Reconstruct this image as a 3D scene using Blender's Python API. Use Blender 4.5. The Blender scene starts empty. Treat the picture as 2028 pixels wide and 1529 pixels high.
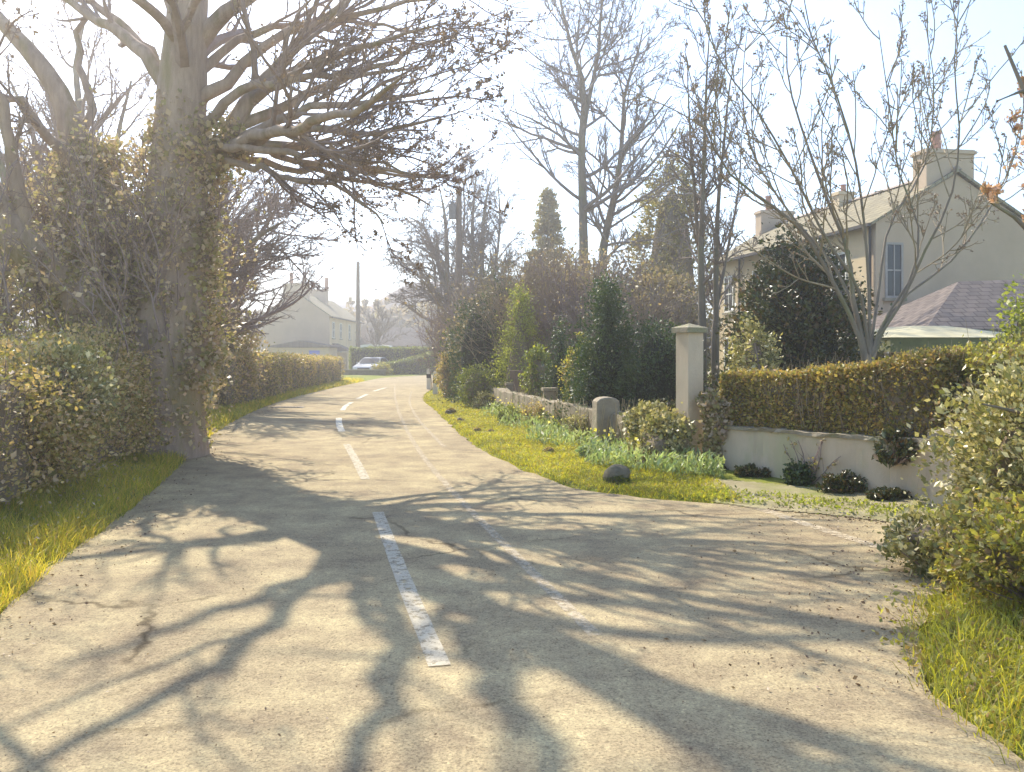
import bpy, math, random
import numpy as np
from mathutils import Vector
SC = bpy.context.scene
COL = SC.collection
R = math.radians
rng = np.random.default_rng(7)

# ------------------------------------------------------------------ camera, sky, sun
F, UH, VH, CH = 1700.0, 1014.0, 700.0, 1.6      # focal length in photo pixels, optical centre column, horizon row, eye height
cam_d = bpy.data.cameras.new('camera')
cam = bpy.data.objects.new('camera', cam_d); COL.objects.link(cam)
cam.location = (0, 0, CH); cam.rotation_euler = (R(90), 0, 0)
cam_d.sensor_width = 36; cam_d.lens = 36 * F / 2028
cam_d.shift_y = (VH - 764.5) / 2028
cam_d.clip_start = 0.1; cam_d.clip_end = 12000
SC.camera = cam
SUN_EL, SUN_AZ = R(42), R(-31)                   # azimuth from +Y (straight ahead) towards +X
world = bpy.data.worlds.new('World'); SC.world = world; world.use_nodes = True
wn = world.node_tree.nodes; wl = world.node_tree.links
sky = wn.new('ShaderNodeTexSky'); sky.sky_type = 'NISHITA'; sky.sun_disc = False
sky.sun_elevation = SUN_EL; sky.sun_rotation = SUN_AZ
sky.air_density = 0.9; sky.dust_density = 0.25; sky.ozone_density = 2.0; sky.altitude = 100
wl.new(sky.outputs[0], wn['Background'].inputs[0]); wn['Background'].inputs[1].default_value = 0.115
sd = bpy.data.lights.new('sun', 'SUN'); sd.energy = 2.75; sd.angle = R(0.5); sd.color = (1.0, 0.92, 0.78)
sun = bpy.data.objects.new('sun', sd); COL.objects.link(sun)
SUNV = Vector((math.sin(SUN_AZ) * math.cos(SUN_EL), math.cos(SUN_AZ) * math.cos(SUN_EL), math.sin(SUN_EL)))
sun.rotation_euler = SUNV.to_track_quat('Z', 'Y').to_euler()
SC.view_settings.view_transform = 'Standard'; SC.view_settings.look = 'None'
SC.view_settings.exposure = 1.9; SC.view_settings.gamma = 1
SC.render.engine = 'CYCLES'
SC.cycles.max_bounces = 6; SC.cycles.diffuse_bounces = 3; SC.cycles.transmission_bounces = 4
SC.cycles.transparent_max_bounces = 4; SC.cycles.volume_bounces = 0; SC.cycles.use_denoising = True
SC.cycles.caustics_reflective = False; SC.cycles.caustics_refractive = False

# ------------------------------------------------------------------ measuring helpers
def G(u, v, z=0.0):
    y = (CH - z) * F / (v - VH)
    return np.array([(u - UH) * y / F, y, z])
def at(u, v, y):
    return np.array([(u - UH) * y / F, y, CH - (v - VH) * y / F])

# ------------------------------------------------------------------ object helpers
def tag(o, label=None, cat=None, group=None, kind=None):
    if label: o['label'] = label
    if cat: o['category'] = cat
    if group: o['group'] = group
    if kind: o['kind'] = kind
    return o
def thing(name, label, cat, loc=(0, 0, 0), rz=0, group=None):
    o = bpy.data.objects.new(name, None); COL.objects.link(o)
    o.location = [float(c) for c in loc]; o.rotation_euler = (0, 0, rz)
    o.empty_display_size = 0.2
    return tag(o, label, cat, group)
def mesh_obj(name, V, Fs, mat=None, parent=None, smooth=False):
    """V (n,3); Fs: list of integer arrays (k, corners)"""
    me = bpy.data.meshes.new(name)
    V = np.asarray(V, dtype=np.float32)
    Fs = [np.asarray(f, dtype=np.int32) for f in Fs if len(f)]
    me.vertices.add(len(V)); me.vertices.foreach_set('co', V.ravel())
    idx = np.concatenate([f.ravel() for f in Fs])
    sizes = np.concatenate([np.full(len(f), f.shape[1], dtype=np.int32) for f in Fs])
    starts = np.concatenate([[0], np.cumsum(sizes)[:-1]]).astype(np.int32)
    me.loops.add(len(idx)); me.loops.foreach_set('vertex_index', idx)
    me.polygons.add(len(sizes)); me.polygons.foreach_set('loop_start', starts)
    me.polygons.foreach_set('loop_total', sizes)
    me.polygons.foreach_set('use_smooth', np.full(len(sizes), bool(smooth)))
    me.update(calc_edges=True); me.validate()
    o = bpy.data.objects.new(name, me); COL.objects.link(o)
    if mat: me.materials.append(mat)
    if parent is not None:
        o.parent = parent
    return o

class MB:
    """collects boxes, prisms, tubes into ONE mesh"""
    def __init__(s): s.V = []; s.F = {}; s.n = 0
    def add(s, V, faces):
        V = np.asarray(V, float)
        for f in faces: s.F.setdefault(len(f), []).append([i + s.n for i in f])
        s.V.append(V); s.n += len(V); return s
    def box(s, x0, x1, y0, y1, z0, z1, bevel=0.0):
        V = [(x, y, z) for z in (z0, z1) for y in (y0, y1) for x in (x0, x1)]
        return s.add(V, [(0, 2, 3, 1), (4, 5, 7, 6), (0, 1, 5, 4), (2, 6, 7, 3), (0, 4, 6, 2), (1, 3, 7, 5)])
    def prism(s, poly, a0, a1, axis='y'):
        """poly: 2D points in the plane across the axis, extruded a0..a1"""
        n = len(poly)
        def mk(p, a):
            if axis == 'y': return (p[0], a, p[1])
            if axis == 'x': return (a, p[0], p[1])
            return (p[0], p[1], a)
        V = [mk(p, a0) for p in poly] + [mk(p, a1) for p in poly]
        return s.add(V, [tuple(range(n))[::-1], tuple(range(n, 2 * n))] + [(i, (i + 1) % n, n + (i + 1) % n, n + i) for i in range(n)])
    def lathe(s, prof, n=16, c=(0, 0, 0)):
        V = []
        for r, z in prof:
            for k in range(n):
                a = 2 * math.pi * k / n
                V.append((c[0] + r * math.cos(a), c[1] + r * math.sin(a), c[2] + z))
        m = len(prof)
        fs = [(i * n + k, i * n + (k + 1) % n, (i + 1) * n + (k + 1) % n, (i + 1) * n + k) for i in range(m - 1) for k in range(n)]
        fs += [tuple(range(n))[::-1], tuple((m - 1) * n + k for k in range(n))]
        return s.add(V, fs)
    def build(s, name, mat, parent=None, smooth=False):
        return mesh_obj(name, np.concatenate(s.V), [np.array(f) for f in s.F.values()], mat, parent, smooth)

# ------------------------------------------------------------------ materials
def new_mat(name):
    m = bpy.data.materials.new(name); m.use_nodes = True
    nt = m.node_tree
    return m, nt, nt.nodes['Principled BSDF']
def ramp(nt, stops):
    r = nt.nodes.new('ShaderNodeValToRGB'); cr = r.color_ramp
    while len(cr.elements) > 1: cr.elements.remove(cr.elements[-1])
    cr.elements[0].position = stops[0][0]; cr.elements[0].color = (*stops[0][1], 1)
    for p, c in stops[1:]:
        e = cr.elements.new(p); e.color = (*c, 1)
    return r
def noise(nt, scale, detail=6, rough=0.6, vec=None, dist=0.0):
    n = nt.nodes.new('ShaderNodeTexNoise'); n.inputs['Scale'].default_value = scale
    n.inputs['Detail'].default_value = detail; n.inputs['Roughness'].default_value = rough
    n.inputs['Distortion'].default_value = dist
    if vec is not None: nt.links.new(vec, n.inputs['Vector'])
    return n
def pos(nt, scale=(1, 1, 1)):
    g = nt.nodes.new('ShaderNodeTexCoord'); mp = nt.nodes.new('ShaderNodeMapping')
    mp.inputs['Scale'].default_value = scale
    nt.links.new(g.outputs['Object'], mp.inputs['Vector'])
    return mp.outputs['Vector']
def mixc(nt, a, b, fac, mode='MIX'):
    m = nt.nodes.new('ShaderNodeMix'); m.data_type = 'RGBA'; m.blend_type = mode
    if isinstance(fac, (int, float)): m.inputs[0].default_value = fac
    else: nt.links.new(fac, m.inputs[0])
    for sock, v in ((m.inputs[6], a), (m.inputs[7], b)):
        if isinstance(v, tuple): sock.default_value = (*v, 1)
        else: nt.links.new(v, sock)
    return m.outputs[2]
def surf(name, c0, c1, scale=4.0, rough=0.85, bump=0.3, bscale=30.0, stretch=(1, 1, 1), c2=None, spec=0.3, metallic=0.0):
    m, nt, b = new_mat(name)
    v = pos(nt, stretch)
    n1 = noise(nt, scale, 8, 0.65, v)
    st = [(0.32, c0), (0.68, c1)]
    rp = ramp(nt, st); nt.links.new(n1.outputs['Fac'], rp.inputs['Fac'])
    col = rp.outputs['Color']
    if c2:
        n3 = noise(nt, scale * 0.37, 5, 0.6, v)
        r3 = ramp(nt, [(0.52, (0, 0, 0)), (0.66, (1, 1, 1))]); nt.links.new(n3.outputs['Fac'], r3.inputs['Fac'])
        col = mixc(nt, col, c2, r3.outputs['Color'])
    nt.links.new(col, b.inputs['Base Color'])
    b.inputs['Roughness'].default_value = rough; b.inputs['Metallic'].default_value = metallic
    b.inputs['Specular IOR Level'].default_value = spec
    if bump:
        n2 = noise(nt, bscale, 6, 0.7, v)
        bp = nt.nodes.new('ShaderNodeBump'); bp.inputs['Strength'].default_value = bump; bp.inputs['Distance'].default_value = 0.03
        nt.links.new(n2.outputs['Fac'], bp.inputs['Height']); nt.links.new(bp.outputs['Normal'], b.inputs['Normal'])
    return m
def leafm(name, cols, trans=0.4, tcol=None, rough=0.45, spec=0.4):
    """leaf colour varies leaf by leaf"""
    m, nt, b = new_mat(name)
    g = nt.nodes.new('ShaderNodeNewGeometry')
    k = len(cols)
    rp = ramp(nt, [(i / max(1, k - 1), tuple(min(.8, q * g_) for q, g_ in zip(c, (2.0, 1.78, 1.6)))) for i, c in enumerate(cols)])
    nt.links.new(g.outputs['Random Per Island'], rp.inputs['Fac'])
    n1 = noise(nt, 1.3, 4, 0.6, pos(nt))
    r2 = ramp(nt, [(0.3, (0.72, 0.72, 0.72)), (0.7, (1.25, 1.2, 1.1))]); nt.links.new(n1.outputs['Fac'], r2.inputs['Fac'])
    col = mixc(nt, rp.outputs['Color'], r2.outputs['Color'], 1.0, 'MULTIPLY')
    nt.links.new(col, b.inputs['Base Color'])
    b.inputs['Roughness'].default_value = rough; b.inputs['Specular IOR Level'].default_value = spec
    if trans > 0:
        t = nt.nodes.new('ShaderNodeBsdfTranslucent')
        tc = mixc(nt, col, tcol or (1.25, 1.3, 0.5), 1.0, 'MULTIPLY')
        nt.links.new(tc, t.inputs['Color'])
        mx = nt.nodes.new('ShaderNodeMixShader'); mx.inputs[0].default_value = trans
        nt.links.new(b.outputs[0], mx.inputs[1]); nt.links.new(t.outputs[0], mx.inputs[2])
        nt.links.new(mx.outputs[0], nt.nodes['Material Output'].inputs['Surface'])
    return m

M = {}
M['bark'] = surf('bark', (0.28, 0.20, 0.15), (0.46, 0.34, 0.25), 7, 0.9, 1.0, 22, (1, 1, 0.22), c2=(0.25, 0.20, 0.10))
M['twig'] = surf('twig', (0.21, 0.15, 0.13), (0.32, 0.235, 0.20), 6, 0.85, 0, 10)
M['twig_grey'] = surf('twig_grey', (0.20, 0.165, 0.145), (0.30, 0.25, 0.22), 6, 0.85, 0, 10)
M['bark_grey'] = surf('bark_grey', (0.17, 0.14, 0.11), (0.27, 0.22, 0.16), 6, 0.9, 0.6, 20, (1, 1, 0.3), c2=(0.20, 0.20, 0.09))
M['twig_pale'] = surf('twig_pale', (0.24, 0.18, 0.12), (0.36, 0.29, 0.18), 6, 0.85, 0, 10)
M['twig_red'] = surf('twig_red', (0.20, 0.155, 0.125), (0.30, 0.235, 0.19), 6, 0.85, 0, 10)
M['bud'] = leafm('bud', [(0.11, 0.085, 0.065), (0.17, 0.13, 0.09)], 0.15, (1.1, 1.1, 0.9))
M['ivy'] = leafm('ivy', [(0.12, 0.125, 0.05), (0.18, 0.18, 0.075), (0.24, 0.22, 0.12), (0.27, 0.23, 0.17), (0.30, 0.26, 0.20), (0.22, 0.17, 0.14)], 0.3, (1.1, 1.15, 0.8))
M['bramble'] = leafm('bramble', [(0.09, 0.10, 0.04), (0.18, 0.175, 0.065), (0.27, 0.20, 0.14), (0.21, 0.20, 0.065), (0.34, 0.29, 0.21), (0.26, 0.20, 0.16)], 0.35)
M['brown_leaf'] = leafm('brown_leaf', [(0.09, 0.085, 0.05), (0.17, 0.14, 0.09), (0.14, 0.145, 0.07), (0.25, 0.21, 0.15), (0.07, 0.07, 0.035)], 0.4, (1.1, 1.1, 0.8))
M['beech'] = leafm('beech', [(0.12, 0.12, 0.035), (0.22, 0.19, 0.06), (0.26, 0.23, 0.08), (0.20, 0.13, 0.07), (0.18, 0.19, 0.05), (0.07, 0.08, 0.03)], 0.35, (1.1, 1.1, 0.6))
M['privet'] = leafm('privet', [(0.11, 0.13, 0.04), (0.18, 0.19, 0.06), (0.26, 0.26, 0.10), (0.09, 0.09, 0.03), (0.22, 0.16, 0.09)], 0.45)
M['holly'] = leafm('holly', [(0.015, 0.028, 0.012), (0.035, 0.05, 0.018), (0.05, 0.06, 0.02), (0.08, 0.05, 0.03)], 0.15, rough=0.35)
M['conifer'] = leafm('conifer', [(0.015, 0.035, 0.015), (0.03, 0.055, 0.02), (0.05, 0.08, 0.025)], 0.2)
M['conifer_far'] = leafm('conifer_far', [(0.09, 0.10, 0.045), (0.15, 0.14, 0.06), (0.20, 0.17, 0.09)], 0.3)
M['gold'] = leafm('gold', [(0.09, 0.12, 0.03), (0.16, 0.20, 0.045), (0.24, 0.27, 0.07), (0.06, 0.08, 0.025)], 0.45)
M['variegated'] = leafm('variegated', [(0.07, 0.085, 0.03), (0.15, 0.16, 0.06), (0.40, 0.38, 0.24), (0.12, 0.13, 0.05), (0.22, 0.21, 0.09)], 0.25, (1.1, 1.15, 0.7), rough=0.35)
M['box'] = leafm('box', [(0.05, 0.075, 0.015), (0.10, 0.13, 0.03), (0.17, 0.19, 0.04)], 0.35)
M['orange_leaf'] = leafm('orange_leaf', [(0.26, 0.17, 0.12), (0.33, 0.25, 0.18), (0.24, 0.20, 0.12)], 0.3, (1.1, 1.0, 0.8))
M['grass'] = leafm('grass', [(0.11, 0.155, 0.03), (0.18, 0.22, 0.04), (0.25, 0.28, 0.06), (0.09, 0.12, 0.03), (0.20, 0.17, 0.08)], 0.5, (1.6, 1.4, 0.4), rough=0.5)
M['grass_bank'] = leafm('grass_bank', [(0.10, 0.14, 0.03), (0.19, 0.23, 0.04), (0.30, 0.31, 0.08), (0.25, 0.21, 0.10)], 0.5, (1.6, 1.4, 0.4))
M['blue_leaf'] = leafm('blue_leaf', [(0.10, 0.15, 0.07), (0.19, 0.26, 0.14), (0.27, 0.32, 0.20), (0.12, 0.14, 0.04)], 0.35, (1.2, 1.3, 0.7))
M['stalk'] = leafm('stalk', [(0.21, 0.19, 0.12), (0.28, 0.26, 0.18), (0.15, 0.13, 0.09)], 0.2, (1.0, 1.0, 0.9))
M['petal'] = leafm('petal', [(0.75, 0.60, 0.06), (0.8, 0.72, 0.25)], 0.4, (1.2, 1.0, 0.5))
M['debris'] = leafm('debris', [(0.05, 0.035, 0.025), (0.10, 0.07, 0.05), (0.16, 0.12, 0.07)], 0.1)
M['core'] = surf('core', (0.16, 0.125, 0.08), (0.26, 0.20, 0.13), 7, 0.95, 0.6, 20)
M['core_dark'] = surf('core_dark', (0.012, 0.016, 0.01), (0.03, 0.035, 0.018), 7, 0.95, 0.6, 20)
M['render'] = surf('render', (0.52, 0.41, 0.28), (0.62, 0.50, 0.35), 3.5, 0.9, 0.25, 60, (1, 1, 0.45), c2=(0.47, 0.42, 0.25))
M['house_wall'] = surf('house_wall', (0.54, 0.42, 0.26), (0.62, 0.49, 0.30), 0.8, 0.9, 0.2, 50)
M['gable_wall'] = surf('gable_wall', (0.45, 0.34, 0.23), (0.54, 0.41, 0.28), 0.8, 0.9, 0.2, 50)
M['stone'] = surf('stone', (0.24, 0.20, 0.14), (0.38, 0.32, 0.22), 5, 0.9, 0.8, 18, c2=(0.24, 0.24, 0.12))
M['stone_brown'] = surf('stone_brown', (0.24, 0.195, 0.13), (0.40, 0.33, 0.22), 9, 0.9, 1.0, 16, c2=(0.15, 0.16, 0.06))
M['stone_dark'] = surf('stone_dark', (0.13, 0.11, 0.07), (0.24, 0.20, 0.13), 9, 0.9, 0.9, 20, c2=(0.10, 0.11, 0.04))
M['slate'] = surf('slate', (0.13, 0.10, 0.10), (0.20, 0.155, 0.15), 3, 0.9, 0.3, 25, (1, 1, 1), c2=(0.17, 0.14, 0.11), spec=0.1)
M['slate_green'] = surf('slate_green', (0.20, 0.17, 0.10), (0.30, 0.26, 0.16), 2, 0.95, 0.3, 25, spec=0.08)
def roof_mat(name, c0, c1, rot):
    m = surf(name, c0, c1, 2.5, 0.9, 0.2, 25, spec=0.1); nt = m.node_tree; b = nt.nodes['Principled BSDF']
    g = nt.nodes.new('ShaderNodeTexCoord'); mp = nt.nodes.new('ShaderNodeMapping'); mp.inputs['Rotation'].default_value = (0, 0, rot); nt.links.new(g.outputs['Object'], mp.inputs['Vector'])
    br = nt.nodes.new('ShaderNodeTexBrick'); br.inputs['Scale'].default_value = 1.0; br.inputs['Brick Width'].default_value = .32; br.inputs['Row Height'].default_value = .22; br.inputs['Mortar Size'].default_value = .014
    br.inputs['Color1'].default_value = (1.12, 1.1, 1.08, 1); br.inputs['Color2'].default_value = (.80, .80, .82, 1); br.inputs['Mortar'].default_value = (.42, .40, .40, 1)
    nt.links.new(mp.outputs[0], br.inputs['Vector']); src = b.inputs['Base Color'].links[0].from_socket
    nt.links.new(mixc(nt, src, br.outputs['Color'], 1.0, 'MULTIPLY'), b.inputs['Base Color']); return m
M['slate'] = roof_mat('slate', (0.145, 0.12, 0.105), (0.215, 0.18, 0.155), 0)
M['slate_green'] = roof_mat('slate_green', (0.22, 0.19, 0.12), (0.32, 0.28, 0.18), R(90))
M['ridge'] = surf('ridge', (0.25, 0.20, 0.16), (0.35, 0.28, 0.22), 4, 0.8, 0.2, 25)
M['terracotta'] = surf('terracotta', (0.36, 0.17, 0.11), (0.46, 0.25, 0.17), 6, 0.8, 0.2, 30)
M['dark_pot'] = surf('dark_pot', (0.05, 0.06, 0.06), (0.09, 0.10, 0.10), 6, 0.8, 0.2, 30)
M['paint'] = surf('paint', (0.70, 0.68, 0.60), (0.80, 0.78, 0.70), 8, 0.6, 0.05, 40)
M['paint_grey'] = surf('paint_grey', (0.32, 0.28, 0.24), (0.40, 0.35, 0.30), 8, 0.6, 0.05, 40)
M['fascia'] = surf('fascia', (0.10, 0.10, 0.04), (0.15, 0.15, 0.06), 6, 0.7, 0.1, 40)
M['felt'] = surf('felt', (0.42, 0.37, 0.22), (0.52, 0.47, 0.30), 3, 0.95, 0.1, 40)
M['blue'] = surf('blue', (0.10, 0.16, 0.55), (0.13, 0.20, 0.62), 4, 0.5, 0, 10)
M['brown_wood'] = surf('brown_wood', (0.16, 0.11, 0.08), (0.24, 0.17, 0.12), 5, 0.85, 0.4, 20, (6, 6, 0.6))
M['pole_wood'] = surf('pole_wood', (0.15, 0.11, 0.085), (0.24, 0.18, 0.13), 5, 0.85, 0.4, 20, (5, 5, 0.4))
M['metal'] = surf('metal', (0.14, 0.13, 0.12), (0.22, 0.20, 0.18), 10, 0.5, 0.1, 30, metallic=0.5)
M['iron'] = surf('iron', (0.04, 0.035, 0.03), (0.08, 0.07, 0.06), 10, 0.6, 0.2, 60, metallic=0.4)
M['black'] = surf('black', (0.015, 0.015, 0.015), (0.03, 0.03, 0.03), 10, 0.7, 0, 30)
M['car_paint'] = surf('car_paint', (0.36, 0.36, 0.36), (0.42, 0.42, 0.42), 2, 0.25, 0, 30, spec=0.6)
M['rubber'] = surf('rubber', (0.02, 0.02, 0.02), (0.035, 0.035, 0.035), 20, 0.9, 0.1, 80)
m, nt, b = new_mat('glass'); b.inputs['Base Color'].default_value = (0.03, 0.03, 0.03, 1); b.inputs['Roughness'].default_value = 0.12; b.inputs['Specular IOR Level'].default_value = 0.35; M['glass'] = m
m, nt, b = new_mat('lamp_glass'); b.inputs['Base Color'].default_value = (0.7, 0.72, 0.75, 1); b.inputs['Roughness'].default_value = 0.08; M['lamp_glass'] = m

def road_material():
    m, nt, b = new_mat('asphalt')
    v = pos(nt)
    big = noise(nt, 0.35, 4, 0.6, v, 0.4); mid = noise(nt, 2.2, 6, 0.65, v); fine = noise(nt, 75, 3, 0.8, v); grit = noise(nt, 22, 5, 0.8, v)
    r1 = ramp(nt, [(0.35, (0.33, 0.265, 0.165)), (0.65, (0.44, 0.365, 0.22))]); nt.links.new(big.outputs['Fac'], r1.inputs['Fac'])
    r2 = ramp(nt, [(0.35, (0.70, 0.67, 0.68)), (0.66, (1.16, 1.15, 1.08))]); nt.links.new(mid.outputs['Fac'], r2.inputs['Fac'])
    c = mixc(nt, r1.outputs['Color'], r2.outputs['Color'], 1.0, 'MULTIPLY')
    r3 = ramp(nt, [(0.36, (0.45, 0.43, 0.42)), (0.46, (0.95, 0.95, 0.95)), (0.62, (1.3, 1.28, 1.2))]); nt.links.new(fine.outputs['Fac'], r3.inputs['Fac'])
    c = mixc(nt, c, r3.outputs['Color'], 0.75, 'MULTIPLY')
    r4 = ramp(nt, [(0.38, (0.72, 0.70, 0.70)), (0.55, (1.05, 1.05, 1.04))]); nt.links.new(grit.outputs['Fac'], r4.inputs['Fac'])
    c = mixc(nt, c, r4.outputs['Color'], 0.8, 'MULTIPLY')
    # hairline cracks and old sealed patches
    wv = noise(nt, 1.6, 4, 0.6, v); ad = nt.nodes.new('ShaderNodeVectorMath'); ad.operation = 'MULTIPLY_ADD'; ad.inputs[1].default_value = (.55, .55, .55); nt.links.new(wv.outputs['Color'], ad.inputs[0]); nt.links.new(v, ad.inputs[2])
    vo = nt.nodes.new('ShaderNodeTexVoronoi'); vo.feature = 'DISTANCE_TO_EDGE'; vo.inputs['Scale'].default_value = .42; nt.links.new(ad.outputs[0], vo.inputs['Vector'])
    rc = ramp(nt, [(0.0, (.42, .40, .38)), (0.006, (.62, .60, .58)), (0.013, (1, 1, 1))]); nt.links.new(vo.outputs['Distance'], rc.inputs['Fac'])
    mk = noise(nt, .5, 3, .6, v); rm = ramp(nt, [(.48, (0, 0, 0)), (.58, (1, 1, 1))]); nt.links.new(mk.outputs['Fac'], rm.inputs['Fac'])
    c = mixc(nt, c, mixc(nt, c, rc.outputs['Color'], 1.0, 'MULTIPLY'), rm.outputs['Color'])
    ch = nt.nodes.new('ShaderNodeTexVoronoi'); ch.inputs['Scale'].default_value = 85; nt.links.new(v, ch.inputs['Vector'])
    sp_ = ramp(nt, [(0.0, (.50, .48, .50)), (0.25, (.9, .9, .9)), (.8, (1.0, 1.0, 1.0)), (1, (1.35, 1.33, 1.28))]); nt.links.new(ch.outputs['Color'], sp_.inputs['Fac'])
    c = mixc(nt, c, sp_.outputs['Color'], .85, 'MULTIPLY')
    nt.links.new(c, b.inputs['Base Color']); b.inputs['Roughness'].default_value = 0.93; b.inputs['Specular IOR Level'].default_value = 0.15
    bp = nt.nodes.new('ShaderNodeBump'); bp.inputs['Strength'].default_value = 0.55; bp.inputs['Distance'].default_value = 0.006
    nt.links.new(fine.outputs['Fac'], bp.inputs['Height']); nt.links.new(bp.outputs['Normal'], b.inputs['Normal'])
    return m
M['asphalt'] = road_material()
def worn_paint(name, col, thr, amount=1.0):
    m, nt, b = new_mat(name)
    v = pos(nt)
    n1 = noise(nt, 14, 8, 0.75, v); r = ramp(nt, [(thr - 0.05, (0, 0, 0)), (thr + 0.07, (1, 1, 1))]); nt.links.new(n1.outputs['Fac'], r.inputs['Fac'])
    fine = noise(nt, 75, 3, 0.8, v); r3 = ramp(nt, [(0.36, (0.5, 0.48, 0.47)), (0.6, (1.15, 1.15, 1.12))]); nt.links.new(fine.outputs['Fac'], r3.inputs['Fac'])
    pc = mixc(nt, col, r3.outputs['Color'], 0.45, 'MULTIPLY')
    mul = nt.nodes.new('ShaderNodeMath'); mul.operation = 'MULTIPLY'; mul.inputs[1].default_value = amount
    nt.links.new(r.outputs['Color'], mul.inputs[0]); nt.links.new(mul.outputs[0], b.inputs['Alpha'])
    nt.links.new(pc, b.inputs['Base Color']); b.inputs['Roughness'].default_value = 0.9; b.inputs['Specular IOR Level'].default_value = 0.1
    return m
M['line'] = worn_paint('line_paint', (0.76, 0.70, 0.56), 0.42, .95)
M['line_worn'] = worn_paint('line_paint_worn', (0.62, 0.52, 0.37), 0.46, 0.62)
M['line_dull'] = worn_paint('line_paint_dull', (0.60, 0.53, 0.40), 0.42, .78)
M['patch'] = surf('patch', (0.23, 0.195, 0.15), (0.32, 0.27, 0.205), 3, 0.93, 0.4, 75)
M['soil'] = surf('soil', (0.24, 0.20, 0.11), (0.36, 0.31, 0.17), 3, 0.95, 0.5, 40, c2=(0.20, 0.21, 0.05))
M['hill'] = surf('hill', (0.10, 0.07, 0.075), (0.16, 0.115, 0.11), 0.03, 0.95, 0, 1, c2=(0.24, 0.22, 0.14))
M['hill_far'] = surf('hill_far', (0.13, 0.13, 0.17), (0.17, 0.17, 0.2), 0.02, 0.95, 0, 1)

# ------------------------------------------------------------------ tubes and twigs, all in arrays
def nrm(a): return a / np.maximum(np.linalg.norm(a, axis=-1, keepdims=True), 1e-9)
class Cloud:
    """gathers vertex / face arrays of one mesh"""
    def __init__(s): s.V = []; s.F = {}; s.n = 0
    def put(s, V, F_):
        s.V.append(np.asarray(V, np.float32)); s.F.setdefault(F_.shape[1], []).append(np.asarray(F_, np.int64) + s.n); s.n += len(V)
    def tubes(s, P, rad, sides=3):
        """P (K,N,3), rad (K,N)"""
        K, N, _ = P.shape
        if K == 0: return
        T = np.empty_like(P); T[:, 1:-1] = P[:, 2:] - P[:, :-2]; T[:, 0] = P[:, 1] - P[:, 0]; T[:, -1] = P[:, -1] - P[:, -2]
        T = nrm(T)
        T0 = nrm(P[:, -1] - P[:, 0])
        ref = np.where(np.abs(T0[:, 2:3]) < 0.75, np.array([[0, 0, 1.0]]), np.array([[1.0, 0.3, 0]]))[:, None, :]
        A = nrm(np.cross(T, np.broadcast_to(ref, T.shape))); B = np.cross(T, A)
        ang = np.arange(sides) * 2 * np.pi / sides
        V = P[:, :, None] + rad[:, :, None, None] * (A[:, :, None] * np.cos(ang)[None, None, :, None] + B[:, :, None] * np.sin(ang)[None, None, :, None])
        k = np.arange(K)[:, None, None] * N * sides; i = np.arange(N - 1)[None, :, None] * sides; j = np.arange(sides)[None, None, :]; j2 = (j + 1) % sides
        Q = np.stack([k + i + j, k + i + j2, k + i + sides + j2, k + i + sides + j], -1).reshape(-1, 4)
        s.put(V.reshape(-1, 3), Q)
    def leaves(s, C, D, size, width=0.6, fold=0.15, up=None):
        """C centres (K,3); D leaf directions; size (K,)"""
        K = len(C)
        if K == 0: return
        D = nrm(D); rnd = rng.normal(size=(K, 3)) if up is None else up
        S = nrm(np.cross(D, rnd)); Nn = np.cross(S, D)
        h = (size * (0.7 + 0.6 * rng.random(K)) * 0.5)[:, None]; w = h * width
        V = np.stack([C - D * h, C + S * w + Nn * w * fold - D * h * 0.1, C + D * h, C - S * w + Nn * w * fold - D * h * 0.1], 1)
        Q = np.arange(K * 4).reshape(K, 4)
        s.put(V.reshape(-1, 3), Q)
    def blades(s, C, H, W, lean):
        """grass blades: base C, height H, width W, lean (K,2)"""
        K = len(C)
        if K == 0: return
        a = rng.uniform(0, 2 * np.pi, K); sx = np.stack([np.cos(a), np.sin(a), np.zeros(K)], 1) * (W[:, None] / 2)
        L = np.concatenate([lean, np.zeros((K, 1))], 1); up = np.array([0, 0, 1.0])
        m_ = C + up * (H[:, None] * 0.55) + L * 0.35; t = C + up * H[:, None] * (1 - 0.25 * np.minimum(1, np.linalg.norm(lean, axis=1, keepdims=True) / np.maximum(H[:, None], 1e-3))) + L
        V = np.stack([C - sx, C + sx, m_ + sx * 0.75, m_ - sx * 0.75, t], 1)
        b0 = (np.arange(K) * 5)[:, None]
        T = np.concatenate([b0 + np.array([[0, 1, 2]]), b0 + np.array([[0, 2, 3]]), b0 + np.array([[3, 2, 4]])])
        s.put(V.reshape(-1, 3), T)
    def build(s, name, mat, parent=None, smooth=False, local=None):
        V = np.concatenate(s.V)
        if local is not None: V = V - np.asarray(local, np.float32)
        return mesh_obj(name, V, [np.concatenate(f) for f in s.F.values()], mat, parent, smooth)

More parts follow.
